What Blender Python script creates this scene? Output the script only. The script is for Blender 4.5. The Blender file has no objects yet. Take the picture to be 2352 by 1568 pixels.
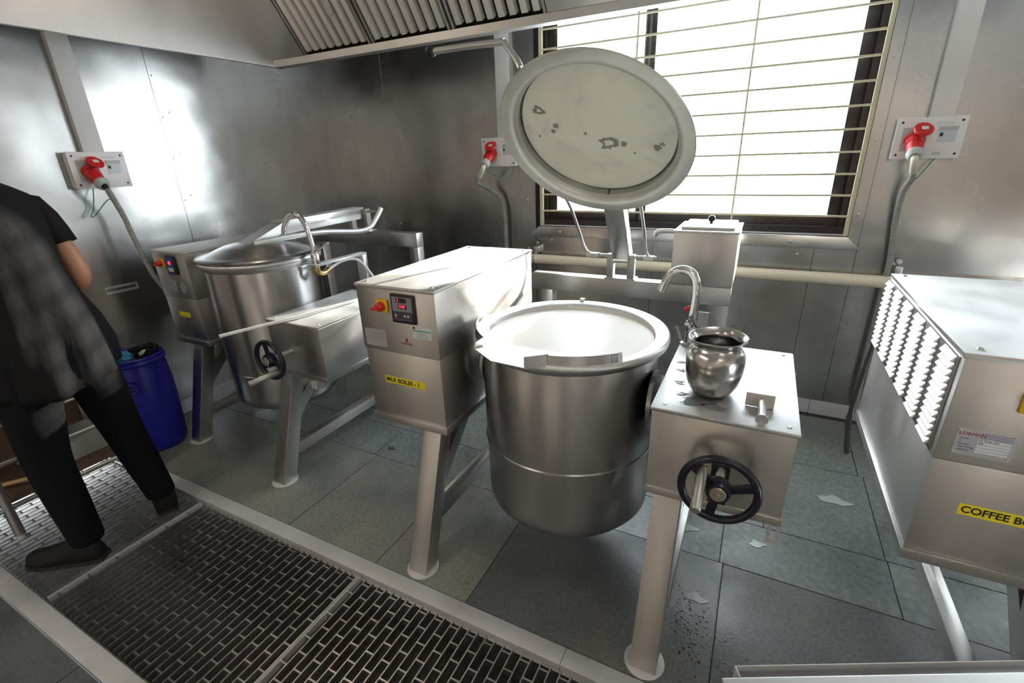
import bpy, bmesh, math, random
from mathutils import Vector, Matrix, Quaternion, Euler
random.seed(7)
PI = math.pi
scene = bpy.context.scene
COL = scene.collection
V = Vector

# ------------------------------------------------------------------ camera
cam = bpy.data.cameras.new('camera')
cam.sensor_width = 36.0
cam.lens = 1090.47 / 2352 * 36.0
cam.clip_start = 0.02
camo = bpy.data.objects.new('camera', cam)
COL.objects.link(camo)
camo.location = (0, 0, 1.6)
camo.rotation_euler = Euler((1.19942767, 0.03262566, 0.46977252), 'XYZ')
scene.camera = camo

# ------------------------------------------------------------------ sky, sun, exposure
SKY = 13.5
world = bpy.data.worlds.new('sky')
scene.world = world
world.use_nodes = True
bg = world.node_tree.nodes['Background']
bg.inputs[0].default_value = (0.86, 0.94, 1.0, 1)
bg.inputs[1].default_value = SKY

sun = bpy.data.lights.new('sun', 'SUN')
sun.energy = 14.0
sun.color = (1.0, 0.90, 0.78)
sun.angle = math.radians(1.1)
suno = bpy.data.objects.new('sun', sun)
COL.objects.link(suno)
suno.location = (3, 8, 3.2)
suno.rotation_euler = V((-0.44, -1.0, -0.30)).to_track_quat('-Z', 'Y').to_euler()

for px_, pw_ in ((-.4985, 1.80), (2.225, 1.36)):       # portals: they guide the sky's light through the two windows
    por = bpy.data.lights.new('window_portal', 'AREA')
    por.shape = 'RECTANGLE'; por.size = pw_; por.size_y = 1.38
    por.cycles.is_portal = True
    poro = bpy.data.objects.new('window_portal', por)
    COL.objects.link(poro)
    poro.location = (px_, 3.40, 1.82)
    poro.rotation_euler = (math.radians(-90), 0, 0)

LAMP = 25.0        # radiance of the ceiling panels
vs = scene.view_settings
vs.view_transform = 'Standard'
vs.look = 'None'
vs.exposure = 0.0
vs.gamma = 1.0
vs.use_curve_mapping = False
scene.cycles.use_denoising = True
scene.cycles.use_adaptive_sampling = True
scene.cycles.adaptive_threshold = 0.02
scene.cycles.max_bounces = 7
scene.cycles.diffuse_bounces = 3
scene.cycles.glossy_bounces = 4
scene.cycles.transparent_max_bounces = 8
scene.cycles.sample_clamp_indirect = 20.0
scene.cycles.caustics_refractive = False

# ------------------------------------------------------------------ materials
M = {}
def new_mat(name):
    m = bpy.data.materials.new(name); m.use_nodes = True
    nt = m.node_tree
    return m, nt, nt.nodes['Principled BSDF']
def setp(b, col=None, rough=None, metal=None, spec=None, **kw):
    if col is not None: b.inputs['Base Color'].default_value = (*col, 1)
    if rough is not None: b.inputs['Roughness'].default_value = rough
    if metal is not None: b.inputs['Metallic'].default_value = metal
    if spec is not None: b.inputs['Specular IOR Level'].default_value = spec
    for k, v in kw.items(): b.inputs[k].default_value = v
def tex(nt, scale, mscale=(1, 1, 1), detail=3, rough=.55, coord='Object', dist=0):
    tc = nt.nodes.new('ShaderNodeTexCoord'); mp = nt.nodes.new('ShaderNodeMapping')
    nz = nt.nodes.new('ShaderNodeTexNoise')
    mp.inputs['Scale'].default_value = mscale
    nz.inputs['Scale'].default_value = scale; nz.inputs['Detail'].default_value = detail
    nz.inputs['Roughness'].default_value = rough; nz.inputs['Distortion'].default_value = dist
    nt.links.new(tc.outputs[coord], mp.inputs[0]); nt.links.new(mp.outputs[0], nz.inputs['Vector'])
    return nz
def ramp(nt, src, stops):
    r = nt.nodes.new('ShaderNodeValToRGB')
    e = r.color_ramp.elements
    while len(e) < len(stops): e.new(0.5)
    for i, (p, c) in enumerate(stops):
        e[i].position = p
        e[i].color = (*c, 1) if isinstance(c, tuple) else (c, c, c, 1)
    nt.links.new(src, r.inputs[0])
    return r
def bump(nt, b, h, strength, dist=.01, prev=None):
    bp = nt.nodes.new('ShaderNodeBump')
    bp.inputs['Strength'].default_value = strength; bp.inputs['Distance'].default_value = dist
    nt.links.new(h, bp.inputs['Height'])
    if prev: nt.links.new(prev.outputs[0], bp.inputs['Normal'])
    nt.links.new(bp.outputs[0], b.inputs['Normal'])
    return bp
def plain(name, col, rough=.5, metal=0, spec=.5, **kw):
    m, nt, b = new_mat(name); setp(b, col, rough, metal, spec, **kw); M[name] = m; return m
def steel(name, col=(.60, .592, .58), r0=.22, r1=.36, brush=(1, 1, 40), wave=0., wscale=1.4, aniso=0., smudge=.0, spread=(0, 0, 1), metal=1.0):
    # spread: the direction across the brushing grain, in which reflections smear
    m, nt, b = new_mat(name); setp(b, col, .3, metal)
    if aniso:
        tv = nt.nodes.new('ShaderNodeCombineXYZ')
        for i in range(3): tv.inputs[i].default_value = spread[i]
        nt.links.new(tv.outputs[0], b.inputs['Tangent']); b.inputs['Anisotropic'].default_value = aniso
    n = tex(nt, 34, brush, 3, .5)
    md = (r0 + r1) / 2
    r = ramp(nt, n.outputs['Fac'], [(.3, md * .93), (.7, md * 1.07)])
    n2 = tex(nt, 3.1, (1, 1, .45), 5, .62)
    sm = ramp(nt, n2.outputs['Fac'], [(.32, .86), (.50, 1.0), (.72, 1.22)])       # wiped and handled patches
    ml = nt.nodes.new('ShaderNodeMath'); ml.operation = 'MULTIPLY'
    nt.links.new(r.outputs[0], ml.inputs[0]); nt.links.new(sm.outputs[0], ml.inputs[1])
    nt.links.new(ml.outputs[0], b.inputs['Roughness'])
    c = ramp(nt, n2.outputs['Fac'], [(.3, tuple(x * (.93 - smudge) for x in col)), (.7, tuple(min(1, x * 1.06) for x in col))])
    nt.links.new(c.outputs[0], b.inputs['Base Color'])
    p = bump(nt, b, n.outputs['Fac'], .012, .001)
    if wave:
        w = tex(nt, wscale, (1, 1, 1.6), 2, .45, dist=.3)
        bump(nt, b, w.outputs['Fac'], wave, .12, p)
    M[name] = m; return m
steel('steel_box', (.66, .64, .615), r0=.32, r1=.36, brush=(1, 1, 30), smudge=.05, aniso=.75)
steel('steel_top', (.66, .66, .655), r0=.46, r1=.52, brush=(40, 1, 1), smudge=.04, aniso=.75, spread=(1, 0, 0))
steel('steel_kettle', (.42, .418, .415), r0=.29, r1=.33, brush=(1, 1, 40), wave=.02, smudge=.08, aniso=.7)
steel('steel_rim', (.68, .68, .675), r0=.32, r1=.42, brush=(6, 6, 6), smudge=.06)
steel('steel_wall', (.52, .517, .512), r0=.22, r1=.26, brush=(1, 1, 30), wave=.12, wscale=1.3, smudge=.03, aniso=.6)
steel('steel_hood', (.62, .61, .60), r0=.42, r1=.50, brush=(1, 14, 1), smudge=.04)
steel('steel_leg', (.54, .53, .515), r0=.36, r1=.42, brush=(10, 10, 1), smudge=.04, aniso=.6)
steel('steel_grate', (.62, .61, .59), r0=.32, r1=.40, brush=(8, 2, 8), smudge=.2)
steel('steel_filter', (.80, .78, .75), r0=.42, r1=.50, brush=(14, 1, 1), metal=.6)
steel('steel_frame', (.66, .66, .66), r0=.48, r1=.56, brush=(8, 2, 8), smudge=.12, aniso=.6, spread=(1, 0, 0), metal=.4)
steel('steel_pot', (.52, .51, .50), r0=.17, r1=.30, brush=(3, 3, 3), wave=.09, wscale=11, smudge=.12)
plain('chrome', (.80, .80, .82), .07, 1)
plain('gap_dark', (.012, .012, .012), .8)
plain('black_plastic', (.012, .012, .014), .32)
plain('wheel_black', (.010, .010, .022), .30)
plain('white_plastic', (.78, .78, .80), .35)
plain('trunk_white', (.74, .73, .71), .42)
plain('red_plastic', (.62, .022, .022), .30)
plain('yellow_plastic', (.80, .52, .02), .4)
plain('label_yellow', (.80, .66, .02), .45)
plain('ink', (.012, .012, .012), .5)
plain('ink_red', (.30, .03, .03), .5)
plain('ink_blue', (.10, .10, .30), .5)
plain('ink_green', (.03, .30, .14), .5)
plain('paper', (.66, .70, .70), .5)
plain('plate_metal', (.50, .50, .52), .42, .6)
plain('display_face', (.045, .05, .06), .35)
plain('display_grey', (.22, .24, .27), .4)
plain('display_blue', (.03, .08, .28), .4)
plain('clear_cover', (.55, .62, .68), .12)
plain('grey_plastic', (.45, .48, .48), .45)
plain('tape', (.62, .60, .48), .6)
plain('conduit', (.30, .31, .29), .45)
plain('green_wire', (.02, .30, .17), .4)
plain('pipe_cream', (.80, .75, .60), .4)
plain('bar_cream', (.66, .60, .42), .45)
plain('frame_brown', (.022, .014, .013), .35)
plain('rubber_grey', (.10, .10, .10), .6)
plain('brass', (.62, .46, .20), .3, 1)
plain('washer_tan', (.45, .40, .33), .4, .7)
plain('board_brown', (.16, .105, .075), .6)
plain('hose_beige', (.62, .44, .20), .45)
plain('marble', (.62, .62, .66), .35)
plain('black_stone', (.010, .010, .012), .18)
plain('bag_black', (.010, .010, .011), .3)
plain('packet_blue', (.05, .38, .72), .35)
plain('packet_white', (.7, .72, .75), .4)
plain('skin', (.42, .185, .105), .5, **{'Subsurface Weight': .08, 'Subsurface Radius': (.02, .01, .006)})
plain('hair', (.012, .010, .009), .5)
plain('eye', (.7, .7, .68), .2)
plain('lips', (.28, .09, .07), .5)
plain('shoe', (.008, .008, .009), .55, 0, .3)
plain('sole', (.022, .020, .018), .7)
plain('tile_wall', (.64, .565, .49), .35)
plain('ceiling_paint', (.55, .53, .50), .8)
plain('soil_dark', (.030, .026, .022), .6)
def emit(name, col, s):
    m, nt, b = new_mat(name); setp(b, (0, 0, 0), .5)
    b.inputs['Emission Color'].default_value = (*col, 1); b.inputs['Emission Strength'].default_value = s
    M[name] = m
emit('lamp_warm', (1.0, .84, .66), 70.0)
emit('led_red', (1, .02, .05), 3.5)
emit('tube_glow', (1.0, .92, .83), LAMP)
# milk
m, nt, b = new_mat('milk'); setp(b, (.95, .95, .91), .45, 0, .4)
b.inputs['Subsurface Weight'].default_value = .25; b.inputs['Subsurface Radius'].default_value = (.02, .018, .014)
n = tex(nt, 14, (1, 1, 1), 3); bump(nt, b, n.outputs['Fac'], .04, .004); M['milk'] = m
# inside of the lid, coated with dried milk
m, nt, b = new_mat('lid_inside'); setp(b, (.6, .6, .5), .42, .25)
n = tex(nt, 5.5, (1, 1, 1), 6, .62, dist=.6)
c = ramp(nt, n.outputs['Fac'], [(.30, (.66, .65, .60)), (.45, (.82, .82, .72)), (.60, (.86, .86, .75)), (.78, (.88, .84, .72))])
nt.links.new(c.outputs[0], b.inputs['Base Color'])
r = ramp(nt, n.outputs['Fac'], [(.3, .30), (.6, .52)]); nt.links.new(r.outputs[0], b.inputs['Roughness'])
n2 = tex(nt, 3.0, (1, 1, 1), 2); bump(nt, b, n2.outputs['Fac'], .12, .03); M['lid_inside'] = m
steel('lid_flange', (.74, .74, .70), r0=.34, r1=.46, brush=(.3, .3, .3), smudge=.22, metal=.7)
plain('stain_grey', (.30, .30, .26), .5, .5)
# stones
def stone(name, c0, c1, c2, r0, r1, fine=90, bs=.25):
    m, nt, b = new_mat(name); setp(b, c1, .4, 0, .45)
    n = tex(nt, 2.3, (1, 1, 1), 6, .62, dist=.4)
    f = tex(nt, fine, (1, 1, 1), 2, .6)
    c = ramp(nt, n.outputs['Fac'], [(.28, c0), (.5, c1), (.74, c2)])
    fr = ramp(nt, f.outputs['Fac'], [(.3, .55), (.7, 1.35)])
    mx = nt.nodes.new('ShaderNodeMix'); mx.data_type = 'RGBA'; mx.blend_type = 'MULTIPLY'; mx.inputs['Factor'].default_value = .6
    nt.links.new(c.outputs[0], mx.inputs['A']); nt.links.new(fr.outputs[0], mx.inputs['B'])
    nt.links.new(mx.outputs['Result'], b.inputs['Base Color'])
    w = tex(nt, 1.7, (1, 1, 1), 5, .6, dist=.5)
    r = ramp(nt, w.outputs['Fac'], [(.38, r0), (.62, r1)]); nt.links.new(r.outputs[0], b.inputs['Roughness'])
    bump(nt, b, f.outputs['Fac'], bs, .002)
    M[name] = m
stone('stone_dark', (.075, .083, .085), (.125, .136, .134), (.175, .172, .150), .28, .5)
stone('stone_mid', (.13, .14, .13), (.21, .225, .205), (.29, .275, .22), .30, .52)
stone('stone_green', (.135, .16, .156), (.18, .208, .2), (.21, .238, .22), .26, .48, 40, .08)
plain('puddle_mark', (.42, .45, .46), .18)
plain('wet_film', (.055, .060, .062), .10, 0, .6)
plain('mud', (.06, .052, .035), .25)
# fabrics
def fabric(name, col, fine=160, fold=.35):
    m, nt, b = new_mat(name); setp(b, col, .85, 0, .15)
    f = tex(nt, fine); g = tex(nt, 9, (1, 1, .4), 3)
    p = bump(nt, b, f.outputs['Fac'], .15, .002); bump(nt, b, g.outputs['Fac'], fold, .03, p)
    M[name] = m
fabric('jacket_black', (.010, .010, .011))
fabric('trouser_black', (.006, .0065, .008))
m, nt, b = new_mat('barrel_blue'); setp(b, (.012, .016, .36), .36)
n = tex(nt, 7, (1, 1, 1), 5); r = ramp(nt, n.outputs['Fac'], [(.35, .30), (.7, .5)]); nt.links.new(r.outputs[0], b.inputs['Roughness'])
M['barrel_blue'] = m
# window glass: thin clear sheet
m, nt, b = new_mat('glass')
tr = nt.nodes.new('ShaderNodeBsdfTransparent'); gl = nt.nodes.new('ShaderNodeBsdfGlossy'); mx = nt.nodes.new('ShaderNodeMixShader')
lw = nt.nodes.new('ShaderNodeLayerWeight'); pw = nt.nodes.new('ShaderNodeMath'); pw.operation = 'POWER'; pw.inputs[1].default_value = 5.0
fr = nt.nodes.new('ShaderNodeMath'); fr.operation = 'MULTIPLY_ADD'; fr.inputs[1].default_value = .9; fr.inputs[2].default_value = .04
nt.links.new(lw.outputs['Facing'], pw.inputs[0]); nt.links.new(pw.outputs[0], fr.inputs[0])
gl.inputs['Roughness'].default_value = .02; tr.inputs[0].default_value = (.96, .97, .97, 1)
nt.links.new(fr.outputs[0], mx.inputs[0]); nt.links.new(tr.outputs[0], mx.inputs[1]); nt.links.new(gl.outputs[0], mx.inputs[2])
nt.links.new(mx.outputs[0], nt.nodes['Material Output'].inputs[0]); M['glass'] = m
plain('water', (.55, .58, .60), .03, 0, .8, **{'Transmission Weight': .9, 'IOR': 1.33})

# ------------------------------------------------------------------ mesh helpers
class MB:
    def __init__(s): s.bm = bmesh.new()
    def face(s, pts):
        return s.bm.faces.new([s.bm.verts.new(p) for p in pts])
    def hexa(s, p):                       # 4 bottom, 4 top
        v = [s.bm.verts.new(q) for q in p]
        for f in ((3, 2, 1, 0), (4, 5, 6, 7), (0, 1, 5, 4), (1, 2, 6, 5), (2, 3, 7, 6), (3, 0, 4, 7)):
            s.bm.faces.new([v[i] for i in f])
        return s
    def box(s, x0, x1, y0, y1, z0, z1):
        return s.hexa([(x0, y0, z0), (x1, y0, z0), (x1, y1, z0), (x0, y1, z0), (x0, y0, z1), (x1, y0, z1), (x1, y1, z1), (x0, y1, z1)])
    def obox(s, c, ax, ay, az):           # centre and three half axes
        c, ax, ay, az = V(c), V(ax), V(ay), V(az)
        return s.hexa([c - ax - ay - az, c + ax - ay - az, c + ax + ay - az, c - ax + ay - az,
                       c - ax - ay + az, c + ax - ay + az, c + ax + ay + az, c - ax + ay + az])
    def beam(s, a, b, w, h, up=(0, 0, 1)):   # rectangular bar a to b; w across, h along up
        a, b, up = V(a), V(b), V(up)
        d = (b - a); side = d.cross(up).normalized(); u = side.cross(d).normalized()
        return s.obox((a + b) / 2, d / 2, side * w / 2, u * h / 2)
    def prism(s, poly, vec):
        vec = V(vec); a = [s.bm.verts.new(p) for p in poly]; b = [s.bm.verts.new(V(p) + vec) for p in poly]
        n = len(poly)
        s.bm.faces.new(a[::-1]); s.bm.faces.new(b)
        for i in range(n): s.bm.faces.new([a[i], a[(i + 1) % n], b[(i + 1) % n], b[i]])
        return s
    def tube(s, path, r, n=12, caps=True, closed=False):
        P = [V(p) for p in path]; k = len(P)
        rr = r if isinstance(r, (list, tuple)) else [r] * k
        t0 = None; rings = []
        for i in range(k):
            if closed: t = (P[(i + 1) % k] - P[i - 1])
            else: t = (P[min(i + 1, k - 1)] - P[max(i - 1, 0)])
            t.normalize()
            if t0 is None:
                u = t.orthogonal().normalized()
            else:
                u = t0.rotation_difference(t) @ u
                u = (u - t * u.dot(t)).normalized()
            t0 = t; w = t.cross(u)
            rings.append([s.bm.verts.new(P[i] + (u * math.cos(2 * PI * j / n) + w * math.sin(2 * PI * j / n)) * rr[i]) for j in range(n)])
        for i in range(k if closed else k - 1):
            A, B = rings[i], rings[(i + 1) % k]
            for j in range(n): s.bm.faces.new([A[j], A[(j + 1) % n], B[(j + 1) % n], B[j]])
        if caps and not closed:
            s.bm.faces.new(rings[0][::-1]); s.bm.faces.new(rings[-1])
        return s
    def cyl(s, a, b, r, n=20): return s.tube([a, b], r, n)
    def lathe(s, prof, c=(0, 0, 0), axis=(0, 0, 1), n=64, a0=0, a1=2 * PI, ref=None):
        q = V((0, 0, 1)).rotation_difference(V(axis).normalized()); c = V(c)
        full = abs(a1 - a0 - 2 * PI) < 1e-6
        m = n if full else n + 1
        rings = []
        for r, z in prof:
            if r < 1e-6: rings.append([s.bm.verts.new(c + q @ V((0, 0, z)))])
            else: rings.append([s.bm.verts.new(c + q @ V((r * math.cos(a0 + (a1 - a0) * j / n), r * math.sin(a0 + (a1 - a0) * j / n), z))) for j in range(m)])
        for A, B in zip(rings, rings[1:]):
            for j in range(n):
                k = (j + 1) % m
                if len(A) == 1 and len(B) == 1: continue
                if len(A) == 1: s.bm.faces.new([A[0], B[k], B[j]])
                elif len(B) == 1: s.bm.faces.new([A[j], A[k], B[0]])
                else: s.bm.faces.new([A[j], A[k], B[k], B[j]])
        return s
    def torus(s, c, axis, R, r, n=40, m=10):
        q = V((0, 0, 1)).rotation_difference(V(axis).normalized()); c = V(c)
        return s.tube([c + q @ V((R * math.cos(2 * PI * i / n), R * math.sin(2 * PI * i / n), 0)) for i in range(n)], r, m, closed=True)
    def ball(s, c, r, n=16, sz=None):
        prof = [(0, -r)] + [(r * math.cos(t), r * math.sin(t)) for t in [(-PI / 2 + PI * i / 8) for i in range(1, 8)]] + [(0, r)]
        return s.lathe(prof, c, n=n)
    def loft(s, secs, n=28, cap=True):      # sections: (centre, half_x, half_y[, tilt axis])
        rings = []
        for c, hx, hy in secs:
            c = V(c)
            rings.append([s.bm.verts.new(c + V((hx * math.cos(2 * PI * j / n), hy * math.sin(2 * PI * j / n), 0))) for j in range(n)])
        for A, B in zip(rings, rings[1:]):
            for j in range(n): s.bm.faces.new([A[j], A[(j + 1) % n], B[(j + 1) % n], B[j]])
        if cap: s.bm.faces.new(rings[0][::-1]); s.bm.faces.new(rings[-1])
        return s
    def build(s, name, mat, parent=None, bevel=0, smooth=40, label=None):
        bm = s.bm
        bmesh.ops.recalc_face_normals(bm, faces=bm.faces)
        if bevel:
            ed = [e for e in bm.edges if len(e.link_faces) == 2 and e.calc_face_angle(0) > .6]
            bmesh.ops.bevel(bm, geom=ed, offset=bevel, segments=2, profile=.6, affect='EDGES', clamp_overlap=True)
        off = world_loc(parent) if parent else V((0, 0, 0))
        if off.length: bmesh.ops.translate(bm, verts=bm.verts, vec=-off)
        me = bpy.data.meshes.new(name); bm.to_mesh(me); bm.free()
        me.polygons.foreach_set('use_smooth', [True] * len(me.polygons))
        me.set_sharp_from_angle(angle=math.radians(smooth))
        me.materials.append(M[mat])
        o = bpy.data.objects.new(name, me); COL.objects.link(o)
        if parent: o.parent = parent
        if label: o['label'] = label
        return o
def world_loc(o):
    l = V((0, 0, 0))
    while o is not None: l += o.location; o = o.parent
    return l
def thing(name, label, cat, loc=(0, 0, 0), group=None):
    o = bpy.data.objects.new(name, None); COL.objects.link(o)
    o.empty_display_size = .1; o.location = loc
    return tag(o, label, cat, group)
def tag(o, label, cat, group=None):
    o['label'] = label; o['category'] = cat
    if group: o['group'] = group
    return o
def struct(o): o['kind'] = 'structure'; return o
def inst(src, loc, parent=None, rot=None):      # another piece sharing the mesh of src
    c = src.copy(); COL.objects.link(c); c.parent = parent; c.location = loc
    if rot: c.rotation_euler = rot
    return c
def text(body, size, loc, mat, parent, name='lettering', rot=(PI / 2, 0, 0), sx=1.0, align='LEFT', bold=0.0, sp=1.0):
    cu = bpy.data.curves.new(name, 'FONT'); cu.body = body; cu.size = size; cu.extrude = .0003
    cu.align_x = align; cu.align_y = 'CENTER'; cu.offset = bold; cu.space_character = sp
    to = bpy.data.objects.new(name, cu); COL.objects.link(to)
    bpy.context.view_layer.update()
    me = bpy.data.meshes.new_from_object(to.evaluated_get(bpy.context.evaluated_depsgraph_get()))
    bpy.data.objects.remove(to)
    me.transform(Matrix.Diagonal((sx, 1, 1, 1)))
    me.transform(Euler(rot).to_matrix().to_4x4())
    me.materials.clear(); me.materials.append(M[mat])
    o = bpy.data.objects.new(name, me); COL.objects.link(o); o.parent = parent
    o.location = V(loc) - world_loc(parent)
    return o
def bez(pts, n=10):        # smooth path through points (Catmull-Rom)
    P = [V(p) for p in pts]; P = [2 * P[0] - P[1]] + P + [2 * P[-1] - P[-2]]
    out = []
    for i in range(1, len(P) - 2):
        for k in range(n):
            t = k / n; a, b, c, d = P[i - 1], P[i], P[i + 1], P[i + 2]
            out.append(.5 * ((2 * b) + (c - a) * t + (2 * a - 5 * b + 4 * c - d) * t * t + (3 * b - a - 3 * c + d) * t ** 3))
    out.append(P[-2]); return out
def ribbed(mb, pts, r, pitch=.009, n=10):
    P = bez(pts, 40); L = [0]
    for a, b in zip(P, P[1:]): L.append(L[-1] + (b - a).length)
    k = int(L[-1] / pitch) * 2; path = []; rad = []; j = 0
    for i in range(k + 1):
        d = L[-1] * i / k
        while j < len(L) - 2 and L[j + 1] < d: j += 1
        t = (d - L[j]) / max(1e-6, L[j + 1] - L[j]); path.append(P[j].lerp(P[j + 1], t)); rad.append(r * (1 if i % 2 else .84))
    return mb.tube(path, rad, n)

# ================================================================== SETTING
XL, YW, XR, YB, ZC = -3.43, 3.27, 3.3, -2.9, 2.95
# ---- floor: bed plus single slabs
fl = struct(MB().box(XL, XR, YB, .305, -.06, -.012).box(XL, XR, 1.092, YW + .02, -.06, -.012).build('floor', 'gap_dark'))
fl.data.materials.clear(); fl.data.materials.append(M['soil_dark'])
def slab_row(y0, y1, xs, mat):
    for a, b_ in zip(xs, xs[1:]):
        g = .0022; dz = random.uniform(-.0012, .0004)
        o = MB().box(a + g, b_ - g, y0 + g, y1 - g, -.03, dz).build('floor_slab', mat, fl, bevel=0)
        # every slab takes its own stretch of stone
        o.data.transform(Matrix.Translation((-(a + b_) / 2, -(y0 + y1) / 2, 0))); o.location = ((a + b_) / 2, (y0 + y1) / 2, 0)
        ang = random.choice((0, PI)); o.rotation_euler.z = ang
slab_row(1.092, 1.712, [XL, -2.5, -1.81, -1.27, -.816], 'stone_mid')
slab_row(1.092, 1.712, [-.816, .055, .78, 1.5, 2.2, XR], 'stone_dark')
slab_row(1.712, 2.005, [XL, -2.95, -2.35, -1.835, -1.2, -.58, .04, .655, 1.3, 1.95, 2.6, XR], 'stone_green')
slab_row(2.005, 2.605, [XL, -2.8, -2.2, -1.6, -1.0, -.4, .2, .65, 1.25, 1.85, 2.5, XR], 'stone_green')
slab_row(2.605, 3.195, [XL, -3.0, -2.4, -1.8, -1.2, -.6, 0, .63, 1.2, 1.8, 2.4, XR], 'stone_green')
slab_row(-.35, .305, [XL, -2.55, -1.9, -1.3, -.7, -.1, .5, 1.1, 1.8, 2.5, XR], 'stone_dark')
slab_row(-1.0, -.35, [XL, -2.8, -2.1, -1.5, -.9, -.3, .3, .9, 1.5, 2.2, XR], 'stone_dark')
slab_row(-1.95, -1.0, [XL, -2.5, -1.5, -.5, .5, 1.5, 2.5, XR], 'stone_green')
slab_row(YB, -1.95, [XL, -2.5, -1.5, -.5, .5, 1.5, 2.5, XR], 'stone_green')

# ---- walls
WX0, WX1, WZ0, WZ1 = -1.445, .448, 1.12, 2.52
VX0, VX1 = 1.50, 2.95          # second window, further right along the same wall
wb = struct(MB().box(XL - .1, WX0, YW, YW + .12, -.05, ZC).box(WX1, VX0, YW, YW + .12, -.05, ZC).box(VX1, XR + .1, YW, YW + .12, -.05, ZC).box(VX0, VX1, YW, YW + .12, -.05, WZ0).box(VX0, VX1, YW, YW + .12, WZ1, ZC)
            .box(WX0, WX1, YW, YW + .12, -.05, WZ0).box(WX0, WX1, YW, YW + .12, WZ1, ZC).build('wall_back', 'gap_dark'))
def panel_b(x0, x1, z0, z1, t=.004):
    g = .0012
    return MB().box(x0 + g, x1 - g, YW - t, YW, z0 + g, z1 - g).build('steel_panel', 'steel_wall', wb)
for x0, x1 in ((XL, -2.79), (-2.79, -1.60)): panel_b(x0, x1, .085, ZC)
panel_b(-1.60, -1.475, .085, ZC, .007)
panel_b(-1.475, -.62, .085, 1.045); panel_b(-.62, .30, .085, 1.045); panel_b(.30, .505, .085, 1.045)
panel_b(.505, VX0, .085, ZC); panel_b(VX0, VX1, .085, WZ0); panel_b(VX0, VX1, WZ1, ZC); panel_b(VX1, XR, .085, ZC)
panel_b(.448, .505, 1.045, ZC, .008)
panel_b(-1.475, .448, WZ1, ZC)
# cover strips and screws
for x in (-2.79,): MB().box(x - .02, x + .02, YW - .006, YW - .003, .09, ZC).build('cover_strip', 'steel_wall', wb)
MB().box(.245, .285, YW - .0055, YW - .003, .09, 1.03).build('cover_strip', 'steel_wall', wb)
scr = MB().lathe([(0, .004), (.006, .003), (.009, 0)], (0, 0, 0), (0, -1, 0), 12).build('wall_screw', 'steel_rim', wb)
scr.location = (.475, YW - .008, 1.24)
for p in ((.475, 1.62), (.475, 2.0), (.49, 1.06), (-1.54, 1.3), (-1.54, 1.8), (-1.54, .95), (.33, .24), (.255, .24), (.215, 1.01), (-1.35, 1.02), (-.75, 1.0), (-2.74, 1.1)):
    inst(scr, (p[0], YW - .0065, p[1]), wb)
wl = struct(MB().box(XL - .12, XL, YB, YW + .1, -.05, ZC).build('wall_left', 'gap_dark'))
def panel_l(y0, y1, z0=.085, z1=ZC):
    g = .0012
    return MB().box(XL, XL + .004, y0 + g, y1 - g, z0 + g, z1 - g).build('steel_panel', 'steel_wall', wl)
for a, b_ in zip([-.45, .7, 1.92], [.7, 1.92, 3.262]): panel_l(a, b_)
MB().box(XL, XL + .004, YB, -.452, .085, ZC).build('tiled_face', 'tile_wall', wl)
MB().box(XL + .003, XL + .0065, 1.92, 1.995, .09, ZC).build('cover_strip', 'steel_wall', wl)
sl = MB().lathe([(0, .003), (.004, .002), (.006, 0)], (0, 0, 0), (1, 0, 0), 10).build('wall_screw', 'steel_rim', wl)
sl.location = (XL + .0055, 1.935, 2.13)
for z in (1.9, 1.66, 1.4, 1.15): inst(sl, (XL + .0055, 1.935, z), wl); inst(sl, (XL + .0055, 1.982, z + .03), wl)
# corner angle
struct(MB().box(XL + .004, XL + .0075, 3.215, YW - .004, .08, ZC).box(XL + .004, XL + .055, YW - .0075, YW - .004, .08, ZC).build('trim_1', 'steel_wall'))
wr = struct(MB().box(XR, XR + .12, YB, YW + .1, -.05, ZC).build('wall_right', 'tile_wall'))
wf = struct(MB().box(XL - .1, XR + .1, YB - .12, YB, -.05, ZC).build('wall_front', 'tile_wall'))
struct(MB().box(XL - .12, XR + .12, YB - .12, YW + .12, ZC, ZC + .1).build('ceiling', 'ceiling_paint'))
# skirtings
def skirt(name, boxes, mat):
    root = None
    for q in boxes:
        o = MB().box(*q).build(name if root is None else 'skirting_stone', mat, None if root is None else root)
        if root is None: root = struct(o)
g = .0015
skirt('baseboard_back', [(a + g, b_ - g, YW - .014, YW, -.012, .082) for a, b_ in zip([XL, -2.8, -2.0, -1.2, -.4, .44, 1.25, 2.05], [-2.8, -2.0, -1.2, -.4, .44, 1.25, 2.05, XR])], 'marble')
skirt('baseboard_left', [(XL, XL + .012, a + g, b_ - g, 0, .085) for a, b_ in zip([YB, -2, -1.1, -.2, .7, 1.55, 2.4], [-2, -1.1, -.2, .7, 1.55, 2.4, 3.25])], 'marble')
struct(MB().box(XL, XR, 3.197, YW, -.02, -.010).build('trim_2', 'black_stone'))

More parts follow.
